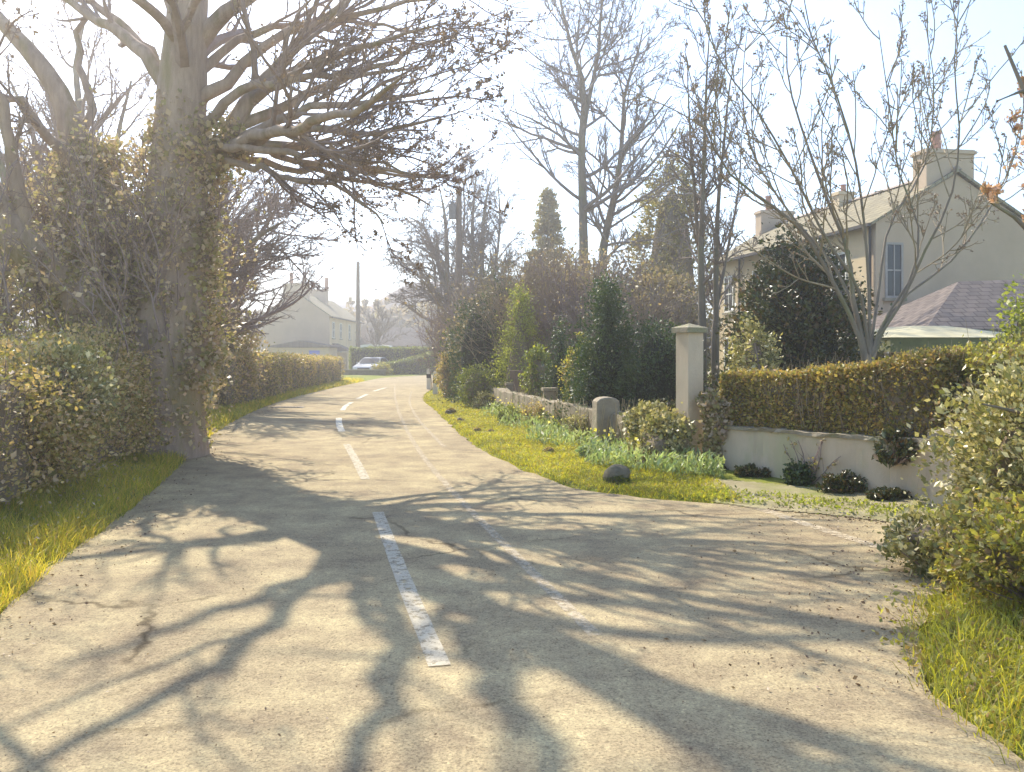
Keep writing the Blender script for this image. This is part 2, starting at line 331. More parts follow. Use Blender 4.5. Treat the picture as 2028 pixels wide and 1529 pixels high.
def grow(S, D, L, r0, r1, n, wob=0.25, trop=(0, 0, 0.1), late=None):
    K = len(S); P = np.empty((K, n, 3)); P[:, 0] = S; d = nrm(D.copy()); st = (L / (n - 1))[:, None]
    tr = np.asarray(trop, float)
    for i in range(1, n):
        t = tr if late is None else tr * (1 - i / n) + np.asarray(late, float) * (i / n)
        d = nrm(d + rng.normal(size=(K, 3)) * wob + t)
        P[:, i] = P[:, i - 1] + d * st
    f = np.linspace(0, 1, n)[None, :]
    return P, r0[:, None] * (1 - f) + r1[:, None] * f
def spawn(P, rad, per, t0, t1, ang, length, rr, n, wob, trop, late=None, taper=0.35, rmin=0.004, shrink=0.6, outward=None):
    """children along parents; length: fraction of the parent's"""
    K, N, _ = P.shape
    Lp = np.linalg.norm(np.diff(P, axis=1), axis=2).sum(1)
    per_k = np.maximum(1, np.round(per * (0.75 + 0.5 * rng.random(K)))).astype(int) if np.isscalar(per) else per
    idx = np.repeat(np.arange(K), per_k); m = len(idx)
    t = t0 + (t1 - t0) * rng.random(m)
    x = t * (N - 1); i = np.minimum(x.astype(int), N - 2); f = (x - i)[:, None]
    S = P[idx, i] * (1 - f) + P[idx, i + 1] * f
    T = nrm(P[idx, i + 1] - P[idx, i]); rp = rad[idx, i] * (1 - f[:, 0]) + rad[idx, i + 1] * f[:, 0]
    rv = rng.normal(size=(m, 3))
    if outward is not None: rv = rv + outward
    side = nrm(rv - (rv * T).sum(1, keepdims=True) * T)
    a = np.radians(ang[0] + rng.normal(size=m) * ang[1])[:, None]
    D = T * np.cos(a) + side * np.sin(a)
    L = Lp[idx] * length * (1 - shrink * t) * (0.6 + 0.8 * rng.random(m))
    r0 = np.maximum(rp * rr, rmin); r1 = np.maximum(r0 * taper, rmin * 0.7)
    return grow(S, D, L, r0, r1, n, wob, trop, late)
def curve(pts, rad, n=12, wob=0.0):
    """resample a hand-laid polyline smoothly to n points"""
    pts = np.asarray(pts, float); rad = np.asarray(rad, float); k = len(pts)
    d = np.r_[0, np.cumsum(np.linalg.norm(np.diff(pts, axis=0), axis=1))]; d /= d[-1]
    tt = np.linspace(0, 1, n); out = np.empty((n, 3))
    m = np.gradient(pts, d, axis=0)
    for j, t in enumerate(tt):
        i = min(np.searchsorted(d, t, side='right') - 1, k - 2); h = d[i + 1] - d[i]; s = (t - d[i]) / h
        out[j] = (2*s**3-3*s**2+1)*pts[i] + (s**3-2*s**2+s)*h*m[i] + (-2*s**3+3*s**2)*pts[i+1] + (s**3-s**2)*h*m[i+1]
    if wob: out[1:] += rng.normal(size=(n - 1, 3)) * wob
    return out, np.interp(tt, d, rad)

# ------------------------------------------------------------------ plant builders
def lump(c, rx, ry, rz, seed=0, amp=0.18, sub=3):
    import bmesh
    bm = bmesh.new(); bmesh.ops.create_icosphere(bm, subdivisions=sub, radius=1)
    V = np.array([v.co[:] for v in bm.verts]); Fc = np.array([[v.index for v in f.verts] for f in bm.faces]); bm.free()
    rs = np.random.default_rng(seed); k = rs.normal(size=(7, 3)) * 2.4; ph = rs.random(7) * 6.3
    d = 1 + amp * np.sin(V @ k.T + ph).mean(1) * 2.2
    return V * d[:, None] * np.array([rx, ry, rz]) + np.asarray(c), Fc
def shell_points(n, prof, c, clump=0.16, nclump=None, inner=0.72):
    """points on a body of revolution-like shell: prof(h in 0..1, angle) -> (rx, ry); with clumps; returns points and outward normals"""
    nclump = nclump or max(8, n // 45)
    h = rng.random(nclump); a = rng.random(nclump) * 2 * np.pi; q = inner + (1 - inner) * rng.random(nclump) ** 0.5
    return h, a, q
def bush(name, label, cat, c, rad, n, leaf, mat, core='core', group=None, shape='round', width=0.6, clumps=None, spread=0.17, partname='foliage', upward=0.3, stems=True, seed=None, corek=0.6, root=None):
    """rounded, conical or columnar leafy plant with real depth. c: base centre (x,y,z); rad: (rx, ry, height)"""
    rx, ry, hz = rad; c = np.asarray(c, float)
    if root is None: root = thing(name, label, cat, c, 0, group)
    K = clumps or max(12, n // 40)
    if shape == 'round':
        d = nrm(rng.normal(size=(K, 3))); q = (0.72 + 0.3 * rng.random(K))[:, None]
        C = d * q * np.array([rx, ry, hz / 2]) + np.array([0, 0, hz / 2])
        C[:, 2] = np.maximum(C[:, 2], 0.03); N_ = d
    else:
        h = rng.random(K) ** (1.35 if shape == 'cone' else 1.05); a = rng.random(K) * 2 * np.pi
        if shape == 'cone': pr = (1 - h) ** 0.85 * 0.97 + 0.03; pr = pr * np.minimum(1, 0.72 + h * 2.2)
        elif shape == 'column': pr = np.minimum(1, (1 - h) * 2.6 + 0.12) ** 0.6
        elif shape == 'egg': pr = np.sqrt(np.clip(1 - ((h - 0.33) / 0.68) ** 2, 0.02, 1))
        q = pr * (0.8 + 0.28 * rng.random(K))
        C = np.stack([np.cos(a) * rx * q, np.sin(a) * ry * q, h * hz], 1); N_ = np.stack([np.cos(a), np.sin(a), np.full(K, 0.35)], 1)
    C = C * (1 + np.array([.10, .10, .06]) * rng.normal(size=(K, 3))); C[:, 2] = np.maximum(C[:, 2], .02)
    sp = spread * min(rx, hz / 2) * (0.6 + 0.9 * rng.random(K))
    wk = rng.random(K) ** 1.5 + .25; i = rng.choice(K, n, p=wk / wk.sum())
    P = C[i] + rng.normal(size=(n, 3)) * sp[i][:, None]
    P[:, 2] = np.abs(P[:, 2])
    D = nrm(N_[i] * 0.8 + rng.normal(size=(n, 3)) * 0.8 + np.array([0, 0, upward]))
    cl = Cloud(); cl.leaves(P, D, leaf * (0.55 + 0.9 * rng.random(n)), width)
    cl.build(partname, mat, root)
    if stems:
        # stems fan out from the root to the clumps
        pick = rng.choice(K, min(K, 60), replace=False)
        E = C[pick]; S = np.stack([E[:, 0] * 0.12, E[:, 1] * 0.12, np.zeros(len(E))], 1)
        if shape in ('cone', 'column', 'egg'): S[:, 2] = E[:, 2] * 0.55
        mid = (S + E) / 2 + rng.normal(size=E.shape) * 0.04 * hz
        Pp = np.stack([S, mid, E], 1); st = Cloud(); st.tubes(Pp, np.tile(np.array([[0.012, 0.009, 0.004]]) * max(0.7, hz / 1.5), (len(E), 1)), 4)
        st.build('stem', M['twig'], root)
    if core:
        k = corek
        if shape == 'round': V, Fc = lump((0, 0, hz / 2), rx * k, ry * k, hz / 2 * k, seed or 1, 0.16)
        else:
            V, Fc = lump((0, 0, 0), 1, 1, 1, seed or 1, 0.14)
            hh = np.clip(V[:, 2] * 0.5 + 0.5, 0, 1)
            if shape == 'cone': pf = (1 - hh) ** 0.85
            elif shape == 'column': pf = np.minimum(1, (1 - hh) * 2.6 + 0.05) ** 0.6
            else: pf = np.sqrt(np.clip(1 - ((hh - 0.33) / 0.68) ** 2, 0.01, 1))
            r = np.maximum(1e-6, np.hypot(V[:, 0], V[:, 1])); s_ = np.minimum(1, r * 1.4) / r * pf * k
            V = np.stack([V[:, 0] * s_ * rx, V[:, 1] * s_ * ry, hh * hz * 0.93], 1)
        mesh_obj('inner_growth', V, [Fc], M[core], root, True)
    return root
def path_cloud(paths, n, leaf, width=0.75, edge=1.0, upward=0.1):
    """leaves round hand-laid paths: list of (points, radii). returns a Cloud"""
    Ls = [np.linalg.norm(np.diff(np.asarray(p), axis=0), axis=1).sum() * np.mean(r) ** 0.8 for p, r in paths]; tot = sum(Ls)
    cl = Cloud()
    for (p, r), L in zip(paths, Ls):
        m = int(n * L / tot); P, rr = curve(p, r, 40)
        K = max(8, m // 28)
        x = rng.random(K) * 38.99; i = x.astype(int); f = (x - i)[:, None]
        base = P[i] * (1 - f) + P[i + 1] * f; T = nrm(P[i + 1] - P[i]); rv = rng.normal(size=(K, 3)); side = nrm(rv - (rv * T).sum(1, keepdims=True) * T)
        cc = base + side * (rr[i] * (0.55 + 0.5 * rng.random(K)) * edge)[:, None]
        j = rng.integers(0, K, m); q = cc[j] + rng.normal(size=(m, 3)) * (rr[i][j] * 0.16 + 0.03)[:, None]
        cl.leaves(q, side[j] * 0.7 + rng.normal(size=(m, 3)) * 0.7 + np.array([0, 0, upward]), leaf * (0.5 + rng.random(m)), width)
    return cl
def twig_bush(name, label, cat, c, rad, n, mat, twigr=0.006, group=None, kids=5, leaves=0, leafmat=None, leaf=0.04, partname='branches', core=None):
    rx, ry, hz = rad
    root = thing(name, label, cat, c, 0, group)
    S = np.stack([rng.normal(size=n) * rx * 0.25, rng.normal(size=n) * ry * 0.25, np.zeros(n)], 1)
    D = np.stack([rng.normal(size=n) * rx / hz * 0.6, rng.normal(size=n) * ry / hz * 0.6, np.ones(n)], 1)
    P, r = grow(S, D, hz * (0.7 + 0.4 * rng.random(n)), np.full(n, twigr * 2.6), np.full(n, twigr), 6, 0.13, (0, 0, 0.02))
    cl = Cloud(); cl.tubes(P, r, 4)
    P2, r2 = spawn(P, r, kids, 0.25, 1, (38, 14), 0.5, 0.7, 4, 0.2, (0, 0, 0.08), rmin=twigr); cl.tubes(P2, r2, 3)
    P3, r3 = spawn(P2, r2, kids, 0.2, 1, (40, 15), 0.55, 0.8, 3, 0.2, (0, 0, 0.05), rmin=twigr * 0.8); cl.tubes(P3, r3, 3)
    cl.build(partname, mat, root)
    if leaves:
        m = leaves; i = rng.integers(0, len(P3), m); k = rng.integers(1, 3, m); q = P3[i, k] + rng.normal(size=(m, 3)) * 0.03
        lc = Cloud(); lc.leaves(q, rng.normal(size=(m, 3)), leaf * (0.5 + rng.random(m)), 0.6); lc.build('foliage', leafmat, root)
    if core:
        V, Fc = lump((0, 0, hz * 0.38), rx * 0.6, ry * 0.6, hz * 0.4, 3, 0.2); mesh_obj('inner_growth', V, [Fc], M[core], root, True)
    return root
def bare_tree(name, label, base, stems, limbs=14, lim_len=0.45, lim_ang=(50, 10), twigmat='twig', barkmat='bark_grey', kids=(10, 7, 4), twigr=0.006, droop=(0, 0, 0.10), late=None, t0=0.3, wob=0.12, buds=0, group=None, lens=(0.5, 0.5, 0.5), cat='tree', shrink=0.55, leafmat=None, budsize=0.03):
    """stems: list of (points, radii) in world space"""
    base = np.asarray(base, float); root = thing(name, label, cat, base, 0, group)
    ps, rs = [], []
    for p, r in stems:
        P, q = curve(p, r, 16, 0); ps.append(P); rs.append(q)
    P0 = np.stack(ps); r0 = np.stack(rs)
    tr = Cloud(); tr.tubes(P0, r0, 9)
    P1, r1 = spawn(P0, r0, limbs, t0, 0.98, lim_ang, lim_len, 0.55, 9, wob, droop, late, rmin=twigr * 1.6, shrink=shrink, taper=0.25)
    cr = Cloud(); cr.tubes(P1, r1, 5)
    P2, r2 = spawn(P1, r1, kids[0], 0.2, 1.0, (38, 12), lens[0], 0.6, 6, wob * 1.2, droop, late, rmin=twigr * 1.2); cr.tubes(P2, r2, 4)
    P3, r3 = spawn(P2, r2, kids[1], 0.15, 1.0, (36, 12), lens[1], 0.7, 4, wob * 1.3, droop, late, rmin=twigr); cr.tubes(P3, r3, 3)
    last = P3
    if kids[2]:
        P4, r4 = spawn(P3, r3, kids[2], 0.15, 1.0, (38, 14), lens[2], 0.8, 3, wob * 1.3, droop, late, rmin=twigr * 0.8); cr.tubes(P4, r4, 3); last = P4
    tr.build('trunk', M[barkmat], root, True, base)
    cr.build('crown', M[twigmat], root, False, base)
    if buds:
        i = rng.integers(0, len(last), buds); q = last[i, -1] + rng.normal(size=(buds, 3)) * 0.015
        bc = Cloud(); bc.leaves(q, nrm(rng.normal(size=(buds, 3)) + np.array([0, 0, 0.8])), budsize * (0.6 + 0.8 * rng.random(buds)), 0.7); bc.build('buds', leafmat or M['bud'], root, False, base)
    return root
def hedge(name, label, cat, pts, w, h, n, leaf, mat, core='core', group=None, z=0.0, rough=0.06, width=0.6, twigs=0, twigmat='twig_pale', top=None, toplist=None):
    """clipped hedge along pts [(x,y)...] with width w and heights h (list or number)"""
    pts = np.asarray(pts, float); k = len(pts); h = np.full(k, h) if np.isscalar(h) else np.asarray(h, float); z = np.full(k, z) if np.isscalar(z) else np.asarray(z, float)
    root = thing(name, label, cat, (pts[0, 0], pts[0, 1], float(z[0])), 0, group); off = np.array([pts[0, 0], pts[0, 1], float(z[0])])
    d = np.r_[0, np.cumsum(np.linalg.norm(np.diff(pts, axis=0), axis=1))]; L = d[-1]
    def frame(s):
        x = np.stack([np.interp(s, d, pts[:, 0]), np.interp(s, d, pts[:, 1])], 1); e = 0.3
        x2 = np.stack([np.interp(np.minimum(s + e, L), d, pts[:, 0]), np.interp(np.minimum(s + e, L), d, pts[:, 1])], 1); x1 = np.stack([np.interp(np.maximum(s - e, 0), d, pts[:, 0]), np.interp(np.maximum(s - e, 0), d, pts[:, 1])], 1)
        t = nrm(x2 - x1); return x, t, np.stack([-t[:, 1], t[:, 0]], 1)
    hm = h.mean(); per = 2 * hm + w
    s = rng.random(n) * (L + 2 * leaf) - leaf; s = np.clip(s, 0, L)
    q = rng.random(n) * per
    side = np.where(q < hm, -1.0, np.where(q < 2 * hm, 1.0, 0.0)); hs = np.interp(s, d, h); zs = np.interp(s, d, z)
    a = np.where(side == 0, (q - 2 * hm) / w - 0.5, side * 0.5); b_ = np.where(side == 0, 1.0, np.where(side < 0, q / hm, q / hm - 1)); b_ = np.clip(b_, 0, 1)
    x, t, nn = frame(s)
    lump_ = 0.5 * np.sin(s * 2.1 + b_ * 3) + 0.5 * np.sin(s * 5.3 + 1.3 + b_ * 5)
    off_n = (rng.normal(size=n) * rough * 0.6 + lump_ * rough * 0.8 - rng.random(n) ** 2 * 0.10)
    ww = a * w * (1 + off_n * 2 / w * (side != 0)); zz = b_ * hs + np.where(side == 0, off_n, rng.normal(size=n) * 0.02)
    P = np.stack([x[:, 0] + nn[:, 0] * ww, x[:, 1] + nn[:, 1] * ww, zs + np.maximum(zz, 0.02)], 1)
    ND = np.stack([nn[:, 0] * side, nn[:, 1] * side, np.where(side == 0, 1.0, 0.25)], 1)
    c = Cloud(); c.leaves(P, ND * 0.7 + rng.normal(size=(n, 3)) * 0.75, leaf * (0.5 + rng.random(n)), width); c.build('foliage', mat, root, False, off)
    # end faces
    m = int(n * w / (L + w)) // 2 + 8
    for e, sg in ((0.0, -1), (L, 1)):
        x, t, nn = frame(np.full(m, e)); aa = rng.random(m) - 0.5; bb = rng.random(m); hh = np.interp(e, d, h)
        P = np.stack([x[:, 0] + nn[:, 0] * aa * w + t[:, 0] * sg * rng.random(m) * rough, x[:, 1] + nn[:, 1] * aa * w + t[:, 1] * sg * rng.random(m) * rough, np.interp(e, d, z) + bb * hh], 1)
        c2 = Cloud(); c2.leaves(P, np.stack([t[:, 0] * sg, t[:, 1] * sg, np.full(m, 0.3)], 1) + rng.normal(size=(m, 3)) * 0.7, leaf * (0.5 + rng.random(m)), width)
        V = np.concatenate(c2.V) - off.astype(np.float32)
        mesh_obj('end_foliage', V, [np.concatenate(c2.F[4])], mat, root)
    if twigs:
        s = rng.random(twigs) * L; x, t, nn = frame(s); aa = (rng.random(twigs) - 0.5) * w * 1.05; hs = np.interp(s, d, h); zs = np.interp(s, d, z)
        S = np.stack([x[:, 0] + nn[:, 0] * aa, x[:, 1] + nn[:, 1] * aa, zs + rng.random(twigs) * hs * 0.5], 1)
        Pt, rt = grow(S, np.stack([nn[:, 0] * aa * 0.4, nn[:, 1] * aa * 0.4, np.ones(twigs)], 1) + rng.normal(size=(twigs, 3)) * 0.15, hs * (0.4 + 0.4 * rng.random(twigs)), np.full(twigs, 0.005), np.full(twigs, 0.002), 4, 0.12, (0, 0, 0.1))
        tc = Cloud(); tc.tubes(Pt, rt, 3); tc.build('twigs', M[twigmat], root, False, off)
    # body
    nseg = max(6, int(L / 0.35)); ss = np.linspace(0.03, L - 0.03, nseg); x, t, nn = frame(ss); hs = np.interp(ss, d, h) - 0.07; zs = np.interp(ss, d, z)
    wj = (w * 0.5 - 0.06) * (1 + 0.12 * np.sin(ss * 3.1)); ring = [(-1, 0), (-1.0, 0.85), (-0.8, 1), (0.8, 1), (1.0, 0.85), (1, 0)]
    V = np.array([[(x[i, 0] + nn[i, 0] * a_ * wj[i], x[i, 1] + nn[i, 1] * a_ * wj[i], zs[i] + b__ * hs[i]) for a_, b__ in ring] for i in range(nseg)]).reshape(-1, 3) - off
    Q = [[i * 6 + j, i * 6 + (j + 1) % 6, (i + 1) * 6 + (j + 1) % 6, (i + 1) * 6 + j] for i in range(nseg - 1) for j in range(6)]
    caps = [list(range(6))[::-1], [(nseg - 1) * 6 + j for j in range(6)]]
    mesh_obj('inner_growth', V, [np.array(Q), np.array(caps)], M[core], root)
    return root

# ------------------------------------------------------------------ the road and the ground
LEFT = [(-2.3, -16), (-2.35, -8), (-2.6, 0), (-2.9, 3.3), (-3.15, 5.28), (-3.43, 6.3), (-3.8, 8.24), (-4.13, 9.7), (-4.8, 12.4), (-5.5, 15.1), (-6.3, 18.8), (-7.15, 23.7), (-7.8, 29.2), (-8.15, 34.9), (-8.45, 43.9), (-8.5, 49), (-8.3, 57), (-5.5, 64.5), (0, 69.5), (8, 73), (22, 77)]
RIGHT = [(22, 66), (8, 63.5), (1, 59.5), (-2.4, 54), (-3.7, 46), (-3.6, 38), (-3.13, 30.2), (-2.1, 23.7), (-1.2, 18.1), (-0.6, 14.7), (-0.1, 12.65), (0.3, 11.3), (0.7, 10.3), (1.26, 9.6), (2.0, 9.25), (2.6, 8.95), (3.2, 8.45), (3.8, 7.95), (4.6, 7.6), (9, 7.4), (14, 7.5), (14, 5.4), (9, 5.5), (4.6, 5.75), (3.4, 6.2), (2.85, 5.75), (2.4, 5.0), (2.05, 4.3), (1.97, 3.8), (2.0, 3.4), (2.05, 0), (2.3, -16)]
def smooth_poly(p, per=5):
    p = np.asarray(p, float); P, _ = curve(np.c_[p, np.zeros(len(p))], np.ones(len(p)), len(p) * per); return P[:, :2]
LP, RP = smooth_poly(LEFT), smooth_poly(RIGHT)
POLY = np.concatenate([LP, RP])
def jag(p, amp):
    q = p.copy(); q += rng.normal(size=q.shape) * amp; return q
def road_dist(x, y):
    """signed distance to the road outline, negative inside"""
    x = np.asarray(x, float).ravel(); y = np.asarray(y, float).ravel()
    A = POLY; B = np.roll(POLY, -1, axis=0); best = np.full(len(x), 1e9); ins = np.zeros(len(x), bool)
    for (ax, ay), (bx, by) in zip(A, B):
        dx, dy = bx - ax, by - ay; l2 = dx * dx + dy * dy + 1e-12
        t = np.clip(((x - ax) * dx + (y - ay) * dy) / l2, 0, 1); best = np.minimum(best, (x - ax - t * dx) ** 2 + (y - ay - t * dy) ** 2)
        if ay != by:
            c_ = ((ay > y) != (by > y)) & (x < (bx - ax) * (y - ay) / (by - ay + 1e-30) + ax); ins ^= c_
    return np.where(ins, -1, 1) * np.sqrt(best)
def sstep(a, b_, x): t = np.clip((x - a) / (b_ - a), 0, 1); return t * t * (3 - 2 * t)
LYX = LP[np.argsort(LP[:, 1])]
def ground_z(x, y):
    x = np.asarray(x, float).ravel(); y = np.asarray(y, float).ravel(); d = road_dist(x, y)
    left = x < np.interp(y, LYX[:, 1], LYX[:, 0])
    bank = 0.45 * sstep(0.35, 2.2, d) * (1 - 0.7 * sstep(18, 30, y)) * left * (y < 60)
    right = 0.05 * sstep(0.2, 1.5, d) * (~left)
    und = 0.02 * np.sin(x * 1.7 + y * 0.9) * np.sin(y * 1.3 - x * 0.4) * (d > 0.3) + 0.6 * np.sin(x * 0.011) * np.sin(y * 0.013) * sstep(100, 300, np.hypot(x, y))
    return np.where(d < 0, -0.05, 0.0) + np.where(d >= 0, -0.05 + 0.075 * sstep(0, 0.18, d), 0) + bank + right + und
def build_ground():
    def axis(lim, fine, fr, step0):
        a = [0.0]; s = step0
        while a[-1] < lim:
            if a[-1] > fr: s *= 1.16
            a.append(a[-1] + s)
        return np.array(a)
    xs = axis(4200, 0.2, 13, 0.2); xs = np.r_[-xs[::-1], xs[1:]]
    yp = axis(7000, 0.2, 32, 0.22); yn = -axis(300, 0.5, 4, 0.5)[1:][::-1]; ys = np.r_[yn, yp]
    X, Y = np.meshgrid(xs, ys); Z = ground_z(X, Y)
    nx, ny = len(xs), len(ys); V = np.stack([X.ravel(), Y.ravel(), Z], 1)
    i = np.arange(ny - 1)[:, None] * nx + np.arange(nx - 1)[None]; Q = np.stack([i, i + 1, i + nx + 1, i + nx], -1).reshape(-1, 4)
    m = bpy.data.materials.new('ground'); m.use_nodes = True; nt = m.node_tree; b = nt.nodes['Principled BSDF']; v = pos(nt)
    n1 = noise(nt, 1.1, 8, 0.7, v); r1 = ramp(nt, [(0.35, (0.14, 0.17, 0.03)), (0.5, (0.25, 0.27, 0.05)), (0.68, (0.33, 0.28, 0.12))]); nt.links.new(n1.outputs['Fac'], r1.inputs['Fac'])
    n2 = noise(nt, 40, 4, 0.8, v); r2 = ramp(nt, [(0.35, (0.55, 0.55, 0.5)), (0.65, (1.2, 1.2, 1.1))]); nt.links.new(n2.outputs['Fac'], r2.inputs['Fac'])
    nt.links.new(mixc(nt, r1.outputs['Color'], r2.outputs['Color'], 0.8, 'MULTIPLY'), b.inputs['Base Color']); b.inputs['Roughness'].default_value = 0.95; b.inputs['Specular IOR Level'].default_value = 0.1
    bp = nt.nodes.new('ShaderNodeBump'); bp.inputs['Distance'].default_value = 0.03; bp.inputs['Strength'].default_value = 0.8
    nt.links.new(n2.outputs['Fac'], bp.inputs['Height']); nt.links.new(bp.outputs['Normal'], b.inputs['Normal'])
    tag(mesh_obj('ground', V, [Q], m, None, True), 'grassy ground on both sides of the lane', kind='structure')
build_ground()
def flat_poly(name, poly, z, mat, label=None):
    import bmesh
    from mathutils.geometry import tessellate_polygon
    tris = tessellate_polygon([[Vector((p[0], p[1], 0)) for p in poly]])
    V = np.array([(p[0], p[1], z) for p in poly]); T = np.array(tris)
    a, b_, c = V[T[:, 0]], V[T[:, 1]], V[T[:, 2]]; up = np.cross(b_ - a, c - a)[:, 2] > 0
    T[~up] = T[~up][:, ::-1]
    o = mesh_obj(name, V, [T], mat)
    return tag(o, label, kind='structure')
def dense(p, step=0.25):
    out = []
    for a, b_ in zip(p[:-1], p[1:]):
        k = max(1, int(np.linalg.norm(b_ - a) / step)); out += [a + (b_ - a) * i / k for i in range(k)]
    return np.array(out + [p[-1]])
ROAD = np.concatenate([jag(dense(LP), 0.018), jag(dense(RP), 0.022)])
flat_poly('road', ROAD, 0.0, M['asphalt'], 'sunlit worn asphalt lane curving left and away between hedges')
def strip(name, pts, w, z, mat, label, ww=None):
    P, _ = curve([(p[0], p[1], 0) for p in pts], np.ones(len(pts)), max(6, len(pts) * 6)); P = P[:, :2]
    T = nrm(np.gradient(P, axis=0)); N_ = np.stack([-T[:, 1], T[:, 0]], 1); jl = rng.normal(size=(len(P), 1)) * w * 0.012; jr = rng.normal(size=(len(P), 1)) * w * 0.012
    A = P + N_ * (w / 2 + jl); B = P - N_ * (w / 2 + jr); n = len(P)
    V = np.concatenate([np.c_[A, np.full(n, z)], np.c_[B, np.full(n, z)]]); Q = np.array([[i, n + i, n + i + 1, i + 1] for i in range(n - 1)])
    return tag(mesh_obj(name, V, [Q], mat), label, kind='structure')
def gpath(uv): return [G(u, v)[:2] for u, v in uv]
strip('road_marking', gpath([(871, 1320), (800, 1150), (748, 1015)]), 0.115, 0.006, M['line_dull'], 'long white centre dash nearest the camera')
strip('road_marking', gpath([(724, 950), (705, 913), (686, 880)]), 0.12, 0.006, M['line_dull'], 'second white centre dash up the lane')
strip('road_marking', gpath([(677, 855), (672, 842), (671, 828)]), 0.14, 0.006, M['line'], 'third white centre dash where the lane bends')
strip('road_marking', gpath([(678, 813), (684, 805), (696, 797)]), 0.14, 0.006, M['line'], 'fourth white centre dash on the bend')
strip('road_marking', gpath([(708, 790), (727, 781)]), 0.14, 0.006, M['line'], 'fifth white centre dash far along the lane')
strip('road_marking', gpath([(740, 775), (764, 768)]), 0.14, 0.006, M['line'], 'sixth white centre dash near the far hedge')
strip('road_marking', gpath([(782, 765), (785, 800), (800, 840), (828, 890), (862, 935), (960, 1040), (1060, 1140), (1180, 1260)]), 0.085, 0.005, M['line_worn'], 'faint worn line along the right lane')
strip('road_marking', gpath([(815, 775), (812, 800), (845, 850), (880, 885)]), 0.08, 0.005, M['line_worn'], 'second faint line nearer the right verge')
strip('road_marking', gpath([(1490, 1003), (1600, 1040), (1745, 1086)]), 0.13, 0.006, M['line_worn'], 'worn white line across the mouth of the driveway')

# hills
def hill(name, label, prof, y, depth, mat):
    us = np.array([p[0] for p in prof], float); vs = np.array([p[1] for p in prof], float)
    uu = np.linspace(us[0], us[-1], 70); hh = (VH - np.interp(uu, us, vs)) * y / F + CH; xx = (uu - UH) * y / F
    ts = np.linspace(-1, 1, 25); V = []
    ph = rng.random(6) * 6
    for t in ts:
        k = np.cos(t * np.pi / 2) ** 0.8 if abs(t) < 1 else 0
        rel = 1 + (0.05 * np.sin(xx / y * 60 + ph[0] + t * 4) + 0.03 * np.sin(xx / y * 140 + ph[1] - t * 7)) * abs(t)
        V += [(x_ , y + t * depth, -2 + (h_ + 2) * k * r_) for x_, h_, r_ in zip(xx, hh, rel)]
    n = 70; Q = [[j * n + i, j * n + i + 1, (j + 1) * n + i + 1, (j + 1) * n + i] for j in range(24) for i in range(n - 1)]
    tag(mesh_obj(name, np.array(V), [np.array(Q)], mat, None, True), label, kind='structure')
hill('hill', 'brown fell rising beyond the far trees', [(560, 699), (640, 665), (700, 632), (722, 612), (745, 598), (775, 580), (800, 567), (822, 560), (880, 556), (1000, 560), (1200, 600), (1500, 650), (1800, 690)], 172, 16, M['hill'])
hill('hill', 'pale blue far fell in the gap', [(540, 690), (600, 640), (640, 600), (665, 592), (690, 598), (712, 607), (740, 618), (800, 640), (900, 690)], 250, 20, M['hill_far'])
hill('hill', 'grey fell seen under the left tree', [(-600, 690), (-300, 640), (-60, 625), (40, 612), (100, 600), (160, 612), (230, 640), (350, 690)], 200, 25, M['hill'])

